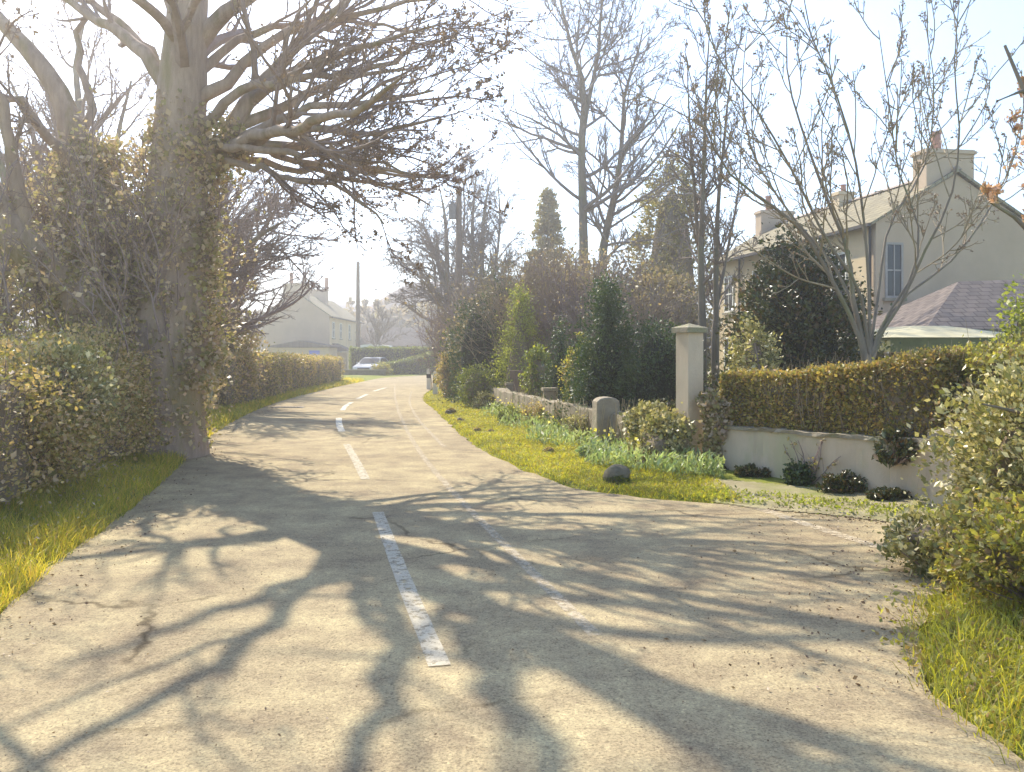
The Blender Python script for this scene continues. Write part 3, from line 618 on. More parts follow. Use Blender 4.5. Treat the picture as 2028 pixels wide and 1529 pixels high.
# ------------------------------------------------------------------ the big ivy-clad tree on the left
def big_tree():
    Y = 13.4
    base = at(315, 905, Y); base[2] = 0.2
    root = thing('ivy_clad_tree', 'huge bare-crowned tree with ivy-clad trunk on the left verge, limbs over the lane', 'tree', base)
    A = lambda u, v, dy=0.0: at(u, v, Y + dy)
    trunk = [([A(300, 950), A(315, 800), A(335, 640), A(348, 480), A(352, 320), A(362, 160), A(372, 0), A(372, -200, .2), A(350, -420, .3), A(365, -640, .2)], [.85, .68, .56, .48, .42, .35, .31, .17, .09, .04]),
             ([A(290, 900), A(250, 720), A(215, 560), A(185, 420), A(150, 300), A(125, 200), A(65, 110), A(-10, 30), A(-130, -120), A(-260, -260)], [.5, .42, .34, .28, .22, .17, .13, .11, .07, .03]),
             ([A(250, 800, -.2), A(190, 640, -.5), A(120, 545, -.8), A(60, 500, -1), A(0, 420, -1.2), A(-90, 280, -1.4), A(-200, 80, -1.6), A(-330, -200, -1.6)], [.45, .34, .28, .25, .23, .19, .13, .05])]
    r = lambda a, b_: [a + (b_ - a) * i for i in (0, .3, .55, .8, 1)]
    L = []
    def limb(pts, ra, rb=.03): L.append((pts, np.linspace(ra, rb, len(pts))))
    limb([A(365, 330), A(440, 290), A(480, 220), A(560, 120, .2), A(640, 40, .3), A(760, -70, .5)], .20)
    limb([A(400, 340), A(470, 300), A(550, 290, .3), A(640, 302, .5), A(760, 335, .7), A(880, 348, .9)], .13, .015)
    limb([A(390, 320), A(450, 300), A(520, 245, -.3), A(620, 218, -.6), A(730, 205, -.8), A(860, 178, -1)], .12, .015)
    limb([A(370, 230), A(420, 180), A(480, 130, .2), A(590, 60, .5), A(740, 20, .8), A(960, -10, 1)], .13, .02)
    limb([A(370, 130), A(410, 60), A(470, 10, -.3), A(560, -60, -.6), A(700, -160, -1), A(830, -260, -1)], .16)
    limb([A(430, 320), A(500, 330, -.4), A(580, 355, -.8), A(650, 365, -1), A(720, 395, -1.2), A(765, 440, -1.3)], .06, .012)
    limb([A(420, 325), A(520, 320, .5), A(600, 340, .8), A(680, 350, 1.1), A(800, 380, 1.4), A(850, 410, 1.6)], .07, .012)
    limb([A(440, 290), A(520, 270, -.7), A(610, 262, -1.2), A(700, 262, -1.6), A(790, 252, -2), A(880, 228, -2.2)], .09, .012)
    limb([A(470, 250), A(560, 210, .5), A(650, 170, .9), A(740, 130, 1.2), A(820, 100, 1.5), A(905, 55, 1.7)], .10, .012)
    limb([A(500, 200), A(590, 150, -.4), A(680, 110, -.8), A(770, 75, -1.2), A(880, 40, -1.6)], .09, .012)
    limb([A(450, 290), A(540, 260, -1.5), A(640, 240, -2.6), A(740, 200, -3.4), A(800, 150, -4)], .10, .015)
    limb([A(350, 200), A(300, 120), A(250, 75, .2), A(190, 35, .4), A(120, -10, .6), A(40, -60, .8)], .14)
    limb([A(345, 190), A(290, 100, .4), A(215, 30, .8), A(150, -10, 1), A(60, -90, 1.4)], .10)
    limb([A(350, 30), A(320, -30), A(240, -130, .5), A(130, -260, 1), A(30, -380, 1.4)], .12)
    limb([A(375, -60), A(450, -160, .5), A(560, -290, 1.2), A(660, -420, 2), A(760, -520, 2.4)], .11)
    limb([A(372, -120), A(420, -260, -.6), A(520, -400, -1.4), A(620, -560, -2), A(660, -700, -2)], .09)
    limb([A(372, -60), A(430, -140, -1.2), A(520, -240, -2.6), A(620, -300, -4), A(700, -330, -5.2)], .08)
    limb([A(370, -20), A(320, -120, -1.5), A(250, -200, -3), A(150, -280, -4.4), A(60, -340, -5.6)], .085)
    limb([A(365, 60), A(410, -30, -1.4), A(480, -110, -2.8), A(600, -160, -4.2), A(740, -170, -5.6)], .07)
    limb([A(355, 90), A(300, 20, -1.2), A(200, -60, -2.6), A(90, -110, -3.6), A(-30, -150, -4.6)], .085)
    limb([A(350, -200), A(300, -340, -.6), A(240, -460, -1.4), A(140, -560, -2)], .13)
    limb([A(372, -160), A(440, -280, .8), A(540, -340, 1.8), A(700, -380, 3), A(860, -400, 3.6)], .10)
    limb([A(372, -240), A(420, -380, -1), A(460, -500, -2.6), A(520, -600, -4)], .12)
    limb([A(170, 380), A(120, 300, -.4), A(60, 230, -.8), A(0, 190, -1), A(-90, 120, -1.2)], .10)
    limb([A(150, 300), A(180, 200, .4), A(150, 100, .7), A(170, 20, .9), A(150, -90, 1)], .08)
    limb([A(230, 640, -.2), A(150, 600, -.5), A(110, 590, -.6), A(50, 602, -.8), A(-20, 590, -1)], .035, .01)
    limb([A(60, 500, -1), A(30, 380, -1.2), A(20, 270, -1.4), A(-20, 150, -1.6), A(-40, 20, -1.8)], .13)
    limb([A(0, 420, -1.2), A(-60, 340, -2), A(-100, 200, -3), A(-60, 40, -4), A(40, -120, -5)], .14)
    limb([A(400, 250), A(470, 190, -.3), A(560, 160, -.5), A(660, 150, -.6), A(760, 140, -.7), A(850, 130, -.8)], .09, .012)
    limb([A(395, 280), A(480, 275, .3), A(580, 320, .6), A(680, 330, .8), A(780, 345, 1.0), A(890, 350, 1.1)], .08, .012)
    limb([A(420, 300), A(520, 300, -.9), A(620, 305, -1.4), A(720, 320, -1.8), A(800, 340, -2.1)], .07, .012)
    limb([A(385, 150), A(440, 100, .3), A(520, 60, .6), A(640, 50, .9), A(760, 50, 1.2), A(840, 70, 1.4)], .09, .012)
    T = [curve(p, q, 26, 0) for p, q in trunk]; tc = Cloud(); P = np.stack([t[0] for t in T]); rr = np.stack([t[1] for t in T]); rr *= 1 + 0.05 * np.sin(np.arange(26) * 1.7)
    tc.tubes(P, rr, 16)
    B = [curve(p, q, 14, 0.035) for p, q in L]; PB = np.stack([t[0] for t in B]); rB = np.stack([t[1] for t in B]); tc.tubes(PB, rB, 10)
    PT = P[:, ::2][:, :13]; rT = rr[:, ::2][:, :13]
    tc.build('trunk', M['bark'], root, True, base)
    cr = Cloud()
    per = np.where(np.arange(len(PB)) < 11, 9, 3); per[[11, 12]] = 8; per[-4:] = 9
    Pa, ra = spawn(PB, rB, per, 0.30, 1.0, (31, 10), 0.46, 0.5, 8, 0.13, (0.02, 0, 0.03), (0.05, 0, 0.10), rmin=0.009, shrink=0.45, taper=0.3); cr.tubes(Pa, ra, 5)
    Pb, rb = spawn(PT[:1], rT[:1], 16, 0.5, 1.0, (55, 12), 0.20, 0.35, 8, 0.13, (0, 0, 0.05), rmin=0.011, shrink=0.2, taper=0.3); cr.tubes(Pb, rb, 5)
    Pa = np.concatenate([Pa, Pb]); ra = np.concatenate([ra, rb])
    Pc, rc = spawn(Pa, ra, np.where(Pa[:, 0, 2] < 6.3, 6, 2), 0.12, 1.0, (29, 10), 0.48, 0.6, 6, 0.16, (0.02, 0, 0.03), (0.03, 0, 0.14), rmin=0.0065); cr.tubes(Pc, rc, 4)
    Pd, rd = spawn(Pc, rc, np.where(Pc[:, 0, 2] < 6.5, 4, 1), 0.12, 1.0, (32, 12), 0.42, 0.75, 4, 0.2, (0, 0, 0.05), (0, 0, 0.2), rmin=0.0052); cr.tubes(Pd, rd, 3)
    cr.build('crown', M['twig'], root, False, base)
    i = rng.integers(0, len(Pd), 16000); bc = Cloud(); bc.leaves(Pd[i, -1] + rng.normal(size=(len(i), 3)) * .02, nrm(rng.normal(size=(len(i), 3)) + np.array([0, 0, .8])), 0.045 * (.6 + .8 * rng.random(len(i))), 0.6)
    bc.build('buds', M['bud'], root, False, base)
    paths = [([A(265, 930), A(300, 780), A(330, 620), A(348, 460), A(352, 320), A(360, 200)], [.75, .78, .66, .52, .42, .3]),
             ([A(290, 900), A(250, 720), A(215, 560), A(185, 420), A(150, 280)], [.8, .72, .6, .45, .25]),
             ([A(250, 800), A(190, 640, -.4), A(120, 545, -.7), A(70, 505, -.9)], [.8, .55, .42, .3]),
             ([A(360, 330), A(440, 290), A(480, 250)], [.5, .4, .25]),
             ([A(400, 760), A(395, 650), A(390, 550), A(395, 430)], [.38, .42, .38, .25]), ([A(285, 960), A(298, 860), A(312, 760)], [.72, .76, .72]), ([A(120, 620, .4), A(130, 480, .5), A(180, 380, .4), A(250, 300, .2)], [.8, .75, .6, .3])]
    ic = path_cloud(paths, 52000, 0.072, 0.8); ic.build('ivy', M['ivy'], root, False, base)
    # fine ivy-hung shoots between the stems
    K = 230; a = rng.random(K); S = np.stack([np.interp(a, [0, 1], [A(40, 0)[0], A(380, 0)[0]]) , Y + rng.normal(size=K) * .7, 1.0 + 2.2 * rng.random(K)], 1)
    Pq, rq = grow(S, np.stack([rng.normal(size=K) * .35, rng.normal(size=K) * .3, np.ones(K)], 1), 1.0 + 1.3 * rng.random(K), np.full(K, .014), np.full(K, .007), 7, .14, (0, 0, .03))
    c2 = Cloud(); c2.tubes(Pq, rq, 4); P2, r2 = spawn(Pq, rq, 8, .15, 1, (40, 12), .4, .7, 4, .2, (0, 0, .1), rmin=.006); c2.tubes(P2, r2, 3)
    P3, r3 = spawn(P2, r2, 4, .15, 1, (40, 12), .5, .8, 3, .2, (0, 0, .1), rmin=.005); c2.tubes(P3, r3, 3)
    c2.build('side_shoots', M['twig'], root, False, base)
    i = rng.integers(0, len(P3), 11000); lc = Cloud(); lc.leaves(P3[i, 1] + rng.normal(size=(len(i), 3)) * .05, rng.normal(size=(len(i), 3)), .065 * (.5 + rng.random(len(i))), .7)
    lc.build('side_leaves', M['ivy'], root, False, base)
big_tree()

# ------------------------------------------------------------------ other trees
def tree_at(u, y, z0=0.0): return np.array([(u - UH) * y / F, y, z0])
# left, along the lane beyond the big tree
def left_tree(name_label, u0, y, tops, r, seed_limbs, **k):
    b_ = tree_at(u0, y)
    stems = [([b_] + [at(u, v, y + dy) for u, v, dy in t], np.linspace(r * (1 - .15 * i), .03, len(t) + 1)) for i, t in enumerate(tops)]
    return bare_tree('bare_tree', name_label, b_, stems, limbs=seed_limbs, **k)
left_tree('spreading bare tree just beyond the ivy-clad tree, branches fanning over the lane', 405, 25, [[(410, 600, 0), (415, 480, 0), (420, 400, 0), (440, 330, .5)], [(420, 600, 0), (450, 500, .3), (500, 420, .6), (540, 400, 1)], [(430, 600, 0), (460, 530, -.3), (510, 470, -.8), (560, 440, -1.4)], [(395, 600, 0), (380, 470, -.6), (350, 380, -1), (330, 320, -1)]], .24, 14, lim_len=.5, lim_ang=(48, 12), kids=(9, 6, 4), twigr=.010, droop=(.04, 0, .02), late=(.05, 0, .10), t0=.2, group='bare trees along the left hedge')
left_tree('farther bare tree low over the left hedge near the cottages', 400, 36, [[(410, 620, 0), (420, 540, 0), (440, 450, 0), (470, 390, 0)], [(420, 610, 0), (445, 540, .4), (480, 470, .8), (520, 430, 1)], [(425, 600, 0), (410, 520, -1), (400, 450, -1)]], .2, 12, lim_len=.55, kids=(8, 6, 3), twigr=.012, droop=(.03, 0, .03), late=(.04, 0, .06), group='bare trees along the left hedge')
left_tree('bare tree behind the left stems of the ivy-clad tree', 150, 22, [[(150, 500, 0), (145, 380, 0), (160, 250, 0), (150, 120, 0), (170, 30, 0)], [(140, 500, 0), (90, 380, .6), (60, 250, 1), (20, 160, 1)], [(160, 500, 0), (215, 380, .6), (235, 260, 1), (260, 160, 1)]], .2, 15, lim_len=.36, kids=(8, 5, 4), twigr=.009, group='bare trees behind the left verge')
left_tree('bare tree at the far left edge behind the hedge', 20, 19, [[(10, 540, 0), (20, 420, 0), (-10, 280, 0), (-40, 150, 0)], [(20, 560, 0), (60, 480, .6), (70, 380, 1)]], .17, 13, lim_len=.4, kids=(8, 5, 3), twigr=.008, group='bare trees behind the left verge')

# right hand side
def rt(name, label, u0, y, tops, r, limbs, z0=0.0, **k):
    b_ = tree_at(u0, y, z0)
    stems = [([b_] + [at(u, v, y + dy) for u, v, dy in t], np.linspace(r * (1 - .2 * min(i, 2)), .02 if y > 25 else .006, len(t) + 1)) for i, t in enumerate(tops)]
    return bare_tree(name, label, b_, stems, limbs=limbs, **k)
rt('bare_tree', 'tallest bare tree in the right garden, straight single trunk above the thicket', 1158, 30, [[(1158, 620, 0), (1155, 450, 0), (1152, 320, 0), (1153, 240, 0), (1158, 180, 0), (1130, 90, 0), (1110, 0, 0), (1090, -70, 0)], [(1158, 600, 0), (1156, 400, .1), (1155, 260, .1), (1165, 200, .2), (1185, 110, .4), (1190, 20, .5), (1200, -60, .6)]], .2, 20, lim_len=.30, lim_ang=(62, 9), kids=(8, 5, 4), twigr=.0095, droop=(0, 0, .04), late=(0, 0, .13), t0=.38, wob=.10, twigmat='twig_grey', group='tall bare trees in the right garden')
rt('bare_tree', 'leaning tall bare tree with a crooked trunk right of the tallest one', 1195, 31, [[(1195, 600, 0), (1195, 480, 0), (1212, 410, 0), (1226, 340, 0), (1233, 250, 0), (1238, 180, 0), (1262, 110, 0), (1275, 50, 0)], [(1195, 590, 0), (1200, 470, -.1), (1216, 380, -.4), (1236, 300, -.6), (1290, 240, -1), (1330, 190, -1.2)]], .17, 17, lim_len=.28, lim_ang=(55, 10), kids=(8, 5, 4), twigr=.0095, late=(0, 0, .1), t0=.4, twigmat='twig_grey', group='tall bare trees in the right garden')
rt('birch_tree', 'slender tall birch with an upright trunk behind the pier', 1392, 16.5, [[(1390, 620, 0), (1388, 500, 0), (1392, 380, 0), (1396, 260, 0), (1400, 140, 0), (1408, 30, 0)], [(1392, 600, 0), (1378, 420, .3), (1366, 250, .5), (1360, 110, .6)]], .085, 20, lim_len=.20, lim_ang=(45, 12), kids=(7, 5, 3), twigr=.0055, late=(0, 0, .02), t0=.35, twigmat='twig_red', group='birches behind the pier')
rt('birch_tree', 'thinner birch with twin stems right of the pier birch', 1418, 17, [[(1418, 620, 0), (1418, 500, 0), (1424, 380, 0), (1434, 280, 0), (1445, 170, 0), (1470, 60, 0)], [(1415, 640, 0), (1440, 500, .3), (1462, 380, .5), (1470, 250, .6)]], .07, 17, lim_len=.2, lim_ang=(45, 12), kids=(7, 5, 3), twigr=.0055, late=(0, 0, .02), t0=.35, twigmat='twig_red', group='birches behind the pier')
rt('spreading_tree', 'wide bare budding tree forking low in front of the gabled house', 1718, 13, [
    [(1712, 690, 0), (1690, 600, 0), (1680, 500, 0), (1640, 400, 0), (1600, 290, .2), (1560, 150, .3), (1560, 20, .4)],
    [(1705, 680, 0), (1650, 560, -.2), (1590, 460, -.4), (1520, 400, -.6), (1450, 350, -.8), (1400, 260, -1), (1380, 180, -1)],
    [(1710, 680, 0), (1660, 540, .3), (1570, 430, .6), (1490, 300, .9), (1470, 180, 1.1), (1480, 60, 1.2)],
    [(1722, 690, 0), (1720, 560, 0), (1710, 430, 0), (1690, 300, -.2), (1650, 170, -.3), (1600, 50, -.4), (1590, -60, -.4)],
    [(1728, 690, 0), (1760, 620, 0), (1810, 540, 0), (1820, 460, 0), (1780, 340, .2), (1760, 200, .3), (1740, 60, .3)],
    [(1730, 690, 0), (1790, 590, -.1), (1830, 500, -.3), (1880, 400, -.5), (1900, 280, -.6), (1890, 130, -.7), (1900, 0, -.7)],
    [(1735, 690, 0), (1780, 600, .2), (1880, 520, .4), (1950, 430, .6), (2000, 330, .8), (2030, 200, .9)],
    [(1724, 690, 0), (1740, 580, .3), (1760, 450, .6), (1830, 330, .9), (1850, 180, 1), (1830, 30, 1)],
    [(1718, 680, 0), (1700, 570, -.3), (1640, 480, -.6), (1570, 340, -.9), (1500, 220, -1.1), (1420, 110, -1.2), (1400, 40, -1.2)]],
    .05, 13, z0=0.1, lim_len=.28, lim_ang=(34, 8), kids=(5, 4, 0), twigr=.0065, droop=(0, 0, .05), late=(0, 0, .12), t0=.4, wob=.08, twigmat='twig_pale', barkmat='bark_grey', buds=6500, budsize=.033, lens=(.42, .4, .4))
rt('weeping_birch', 'broad weeping birch with drooping twigs behind the transformer pole', 885, 44, [[(885, 600, 0), (885, 500, 0), (880, 420, 0), (870, 370, 0)], [(890, 600, 0), (860, 500, .3), (830, 440, .6), (810, 430, .8)], [(890, 610, 0), (850, 560, -.3), (815, 520, -.6), (790, 500, -1)], [(890, 600, 0), (915, 480, .3), (920, 400, .5), (915, 350, .6)]], .22, 15, lim_len=.42, lim_ang=(45, 12), kids=(9, 6, 4), twigr=.011, droop=(0, 0, .05), late=(0, 0, -.14), t0=.25, wob=.12, twigmat='twig_grey')
rt('poplar_tree', 'upright bare tree with a feathery top right of the transformer pole', 955, 43, [[(955, 600, 0), (955, 480, 0), (962, 400, 0), (975, 340, 0)], [(950, 600, 0), (935, 470, .3), (940, 380, .5), (945, 330, .5)], [(960, 600, 0), (985, 500, .3), (990, 420, .5), (985, 350, .6)]], .2, 18, lim_len=.3, lim_ang=(32, 10), kids=(9, 6, 4), twigr=.010, droop=(0, 0, .05), late=(0, 0, -.03), t0=.3, twigmat='twig_grey')
for u, y, w, h, lb in ((1020, 30, 2.2, 3.6, 'brown bare thicket left of the tall trees, behind the pointed conifers'), (1120, 29, 2.3, 4.4, 'olive-brown thicket round the foot of the tallest bare tree'), (1235, 27, 2.3, 4.3, 'tangled brown thicket between the tall trees and the dark cypress'), (1310, 24, 1.2, 3.4, 'brown thicket left of the pier birches')):
    b_ = tree_at(u, y)
    bush('thicket', lb, 'thicket', b_, (w, 1.5, h * 1.08), 15000, .11, M['brown_leaf'], core=None, group='thickets behind the right garden', clumps=520, spread=.10, partname='foliage')
for u, y, w, h, n, mt, lb in ((985, 33, 1.8, 4.2, 110, 'twig', 'brown shrub behind the tall narrow conifer'), (905, 38, 1.6, 3.6, 90, 'twig', 'brown twiggy thicket at the foot of the transformer pole'), (1065, 27, 1.8, 4.6, 110, 'twig_pale', 'pale twiggy shrub in front of the tall spruce'), (1180, 25, 1.9, 4.2, 120, 'twig', 'dense bare shrub below the two tall trees'), (1275, 22, 1.2, 3.3, 110, 'twig_red', 'reddish bare shrub left of the pier')):
    twig_bush('bare_shrub', lb, 'shrub', tree_at(u, y), (w, w * .8, h), n, M[mt], .008 if y < 40 else .013, group='bare shrubs behind the right garden', leaves=2600, leafmat=M['brown_leaf'], leaf=.07)

# conifers
def spruce(name, label, u, y, h, w, mat='conifer_far', n=9000, leaf=.22, group=None, top=1.0):
    b_ = tree_at(u, y); root = thing(name, label, 'conifer', b_, 0, group)
    cl = Cloud(); K = int(24 * h)
    hh = rng.random(K) ** .9; a = rng.random(K) * 6.283; R_ = (1 - hh) ** .75 * w * (.75 + .35 * rng.random(K)) + .12
    S = np.stack([0 * a, 0 * a, hh * h], 1); D = np.stack([np.cos(a), np.sin(a), np.full(K, .15)], 1)
    P, r = grow(S, D, R_, np.full(K, .035), np.full(K, .012), 6, .07, (0, 0, -.05), (0, 0, .14))
    bc = Cloud(); bc.tubes(P, r, 3); bc.build('branches', M['twig'], root)
    i = rng.integers(0, K, n); t = (rng.random(n) ** .7) * 4.99; j = t.astype(int); f = (t - j)[:, None]
    q = P[i, j] * (1 - f) + P[i, j + 1] * f; T = nrm(P[i, j + 1] - P[i, j])
    q = q + rng.normal(size=(n, 3)) * np.array([.07, .07, .05]) * w ** .5
    cl.leaves(q, T * .8 + rng.normal(size=(n, 3)) * .55 + np.array([0, 0, -.1]), leaf * (.5 + rng.random(n)), .34)
    cl.build('foliage', M[mat], root)
    tc = Cloud(); tc.tubes(np.array([[[0, 0, 0], [0, 0, h * .5], [0, 0, h]]], float), np.array([[.16, .09, .015]]), 8); tc.build('trunk', M['bark_grey'], root)
    return root
spruce('spruce_tree', 'tall dark spruce rising behind the thicket left of the tallest bare tree', 1085, 45, 10.1, 2.2, n=16000)
bush('cypress_tree', 'broad brownish cypress right of the two tall bare trees', 'conifer', tree_at(1330, 35), (1.6, 1.6, 8.9), 17000, .17, M['conifer_far'], core='core', shape='egg', clumps=420, spread=.12, width=.4, partname='foliage', stems=False)
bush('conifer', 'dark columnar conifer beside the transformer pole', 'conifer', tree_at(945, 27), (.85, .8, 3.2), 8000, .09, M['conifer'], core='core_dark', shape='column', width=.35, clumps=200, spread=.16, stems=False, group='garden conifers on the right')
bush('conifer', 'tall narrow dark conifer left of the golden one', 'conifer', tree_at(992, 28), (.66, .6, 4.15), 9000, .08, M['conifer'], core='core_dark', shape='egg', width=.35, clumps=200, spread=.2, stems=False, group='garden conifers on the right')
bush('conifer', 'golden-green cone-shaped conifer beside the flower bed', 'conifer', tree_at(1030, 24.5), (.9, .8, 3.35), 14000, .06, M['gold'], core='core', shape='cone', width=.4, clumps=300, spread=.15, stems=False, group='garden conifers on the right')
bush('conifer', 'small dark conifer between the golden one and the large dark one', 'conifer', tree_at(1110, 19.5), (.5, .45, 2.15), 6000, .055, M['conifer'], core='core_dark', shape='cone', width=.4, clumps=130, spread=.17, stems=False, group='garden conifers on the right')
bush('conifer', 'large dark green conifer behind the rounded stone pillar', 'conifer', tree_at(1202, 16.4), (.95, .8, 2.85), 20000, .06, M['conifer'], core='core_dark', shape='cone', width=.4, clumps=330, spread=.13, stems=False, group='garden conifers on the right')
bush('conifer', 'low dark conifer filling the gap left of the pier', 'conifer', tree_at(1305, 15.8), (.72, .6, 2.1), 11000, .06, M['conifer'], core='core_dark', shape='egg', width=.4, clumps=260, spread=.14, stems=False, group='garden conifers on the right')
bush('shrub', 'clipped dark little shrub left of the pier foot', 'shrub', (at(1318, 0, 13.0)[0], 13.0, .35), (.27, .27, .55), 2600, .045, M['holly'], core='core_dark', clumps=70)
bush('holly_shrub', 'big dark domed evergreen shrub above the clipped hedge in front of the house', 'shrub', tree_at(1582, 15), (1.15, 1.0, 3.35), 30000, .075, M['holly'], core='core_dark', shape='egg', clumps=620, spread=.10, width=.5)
bush('leafy_shrub', 'greyish leafy shrub on the left shoulder of the big dark shrub', 'shrub', tree_at(1492, 13.6), (.36, .36, 2.0), 6000, .06, M['variegated'], core='core', shape='egg', clumps=150)
bush('leafy_shrub', 'yellow-green shrub behind the small dark conifer', 'shrub', tree_at(1067, 21), (.38, .38, 1.75), 3500, .07, M['box'], core='core', group='green shrubs in the flower garden')
bush('leafy_shrub', 'bright green shrub between the small and the large dark conifers', 'shrub', tree_at(1150, 18.5), (.40, .35, 1.9), 3500, .07, M['privet'], core='core', group='green shrubs in the flower garden')
bush('leafy_shrub', 'low box shrub at the head of the flower bed under the dark columnar conifer', 'shrub', tree_at(945, 24.5), (.55, .45, 1.25), 5000, .05, M['box'], core='core', group='green shrubs in the flower garden')
bush('leafy_shrub', 'olive shrub at the far tip of the right verge beside the marker posts', 'shrub', tree_at(893, 30), (.5, .5, 1.7), 4000, .07, M['bramble'], core='core', group='green shrubs in the flower garden')

# ------------------------------------------------------------------ left verge: hedges and bushes
hedge('hedge', 'long low clipped hedge along the left of the lane before the cottages', 'hedge', [(-8.35, 23.5), (-8.75, 29), (-9.25, 35), (-9.65, 41), (-9.8, 47)], 1.1, [1.55, 1.55, 1.5, 1.42, 1.35], 30000, .075, M['bramble'], rough=.10, group='hedges along the lane')
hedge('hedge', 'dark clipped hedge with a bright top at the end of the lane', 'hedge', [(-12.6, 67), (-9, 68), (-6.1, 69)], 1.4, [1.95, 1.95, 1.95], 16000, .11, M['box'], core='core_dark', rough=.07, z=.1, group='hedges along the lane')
bush('hedge_bush', 'sprawling variegated bush at the near left edge beside the grass', 'bush', (-5.35, 9.2, .25), (.95, .9, 1.35), 22000, .045, M['bramble'], core='core', clumps=300, spread=.12)
bush('laurel_bush', 'glossy pale-leaved bush on top of the near left hedge', 'bush', (-4.95, 9.4, .75), (.52, .5, .85), 6500, .055, M['variegated'], core='core', clumps=150)
hedge('hedge', 'untrimmed brambly hedge bank running from the left edge to the ivy-clad tree', 'hedge', [(-5.15, 5.3), (-5.25, 7.6), (-5.55, 9.6), (-5.95, 11.8), (-6.3, 13.6)], 1.3, [1.15, 1.2, 1.2, 1.35, 1.5], 62000, .047, M['bramble'], rough=.26, z=.25, twigs=1500, twigmat='twig', group='hedges along the lane')
bush('hedge_bush', 'shaggy bush just past the ivy-clad tree on the left bank', 'bush', (-7.35, 16.6, .3), (.95, .9, 2.5), 13000, .07, M['ivy'], core='core', clumps=300, spread=.12)
bush('hedge_bush', 'dark reddish bush on the left bank before the long clipped hedge', 'bush', (-7.75, 19.6, .25), (.8, .9, 1.9), 9000, .07, M['bramble'], core='core_dark', clumps=200)
bush('hedge_bush', 'olive bush where the long clipped hedge begins', 'bush', (-8.5, 22.6, .1), (.75, .9, 1.6), 8000, .07, M['ivy'], core='core', clumps=170)
bush('hedge_bush', 'tall ivy-covered bush under the fanning bare tree', 'bush', (-9.3, 26, 0), (1.5, 1.2, 3.6), 12000, .10, M['ivy'], core='core', clumps=260, spread=.12)
bush('hedge_bush', 'ragged brown-green bush growing out of the near left hedge beside the ivy-clad tree', 'bush', (-5.75, 11.6, .5), (.75, .8, 1.35), 12000, .05, M['bramble'], core='core', clumps=260, spread=.12)
for u, y, w, h, lb in ((60, 20, 2.2, 2.2, 'pinkish-brown bare scrub at the far left edge'), (150, 24, 2.2, 2.3, 'pinkish-brown scrub behind the ivy-clad tree'), (20, 14, 1.3, 1.7, 'reddish twiggy scrub above the glossy pale-leaved bush')):
    twig_bush('bare_shrub', lb, 'shrub', tree_at(u, y), (w, w * .7, h), 130, M['twig_red'], .008, group='scrub behind the left hedge', leaves=3000, leafmat=M['brown_leaf'], leaf=.06, core='core')
o = bush('far_wood', 'dusky belt of trees below the brown fell', 'wood', (-34, 140, -1), (22, 6, 9), 30000, .8, M['brown_leaf'], core='core', clumps=700, spread=.05, stems=False); 
bush('far_wood', 'brown trees beyond the slate-roofed barn', 'wood', (-14, 120, -1), (17, 6, 9.5), 20000, .55, M['brown_leaf'], core='core', clumps=500, spread=.05, stems=False)
bush('far_wood', 'hazy trees far behind the left hedge', 'wood', (-90, 140, -1), (40, 9, 8), 20000, .8, M['brown_leaf'], core='core', clumps=600, spread=.05, stems=False)
rt('russet_tree', 'small russet-topped tree right of the cottages pole', 748, 74, [[(748, 670, 0), (748, 640, 0), (752, 615, 0)], [(748, 670, 0), (735, 635, .3), (728, 618, .5)], [(750, 670, 0), (768, 640, .3), (775, 622, .5)]], .12, 10, lim_len=.5, kids=(6, 4, 3), twigr=.016, twigmat='twig_red')

# ------------------------------------------------------------------ buildings
def window(parent, mb_frame_mat, x0, x1, z0, z1, plane, axis, out=-1, bars=(1, 1), sill=True, fmat='paint'):
    """a sash window on a wall plane. axis 'x': wall at x=plane with out direction; axis 'y': wall at y=plane"""
    t = .07; f = MB(); g = MB()
    def bx(mb, a0, a1, c0, c1, d0, d1):
        lo, hi = sorted((plane + out * d0, plane + out * d1))
        if axis == 'y': mb.box(a0, a1, lo, hi, c0, c1)
        else: mb.box(lo, hi, a0, a1, c0, c1)
    bx(f, x0, x1, z1 - t, z1, 0, .05); bx(f, x0, x1, z0, z0 + t, 0, .05); bx(f, x0, x0 + t, z0 + t, z1 - t, 0, .05); bx(f, x1 - t, x1, z0 + t, z1 - t, 0, .05)
    for i in range(1, bars[0] + 1):
        c = x0 + (x1 - x0) * i / (bars[0] + 1); bx(f, c - .02, c + .02, z0 + t, z1 - t, .003, .04)
    for i in range(1, bars[1] + 1):
        c = z0 + (z1 - z0) * i / (bars[1] + 1); bx(f, x0 + t, x1 - t, c - .025, c + .025, .006, .046)
    w = f.build('window', M[fmat], parent)
    bx(g, x0 + t, x1 - t, z0 + t, z1 - t, .002, .018); g.build('pane', M['glass'], w)
    if sill:
        s = MB(); bx(s, x0 - .08, x1 + .08, z0 - .1, z0 - .003, 0, .12); s.build('sill', M['stone'], w)
    return w
def chimney(parent, x0, x1, y0, y1, z0, z1, pots, mat='gable_wall', potmats=('terracotta',)):
    m = MB(); m.box(x0, x1, y0, y1, z0, z1 - .14); m.box(x0 - .06, x1 + .06, y0 - .06, y1 + .06, z1 - .14, z1 - .04); m.box(x0 - .02, x1 + .02, y0 - .02, y1 + .02, z1 - .04, z1)
    c = m.build('chimney', M[mat], parent)
    for k, (px, h, r) in enumerate(pots):
        p = MB(); p.lathe([(r, 0), (r * .92, h * .1), (r * .8, h * .85), (r * .95, h * .88), (r * .95, h)], 12, (px, (y0 + y1) / 2, z1))
        p.build('chimney_pot', M[potmats[k % len(potmats)]], c, False)
    return c
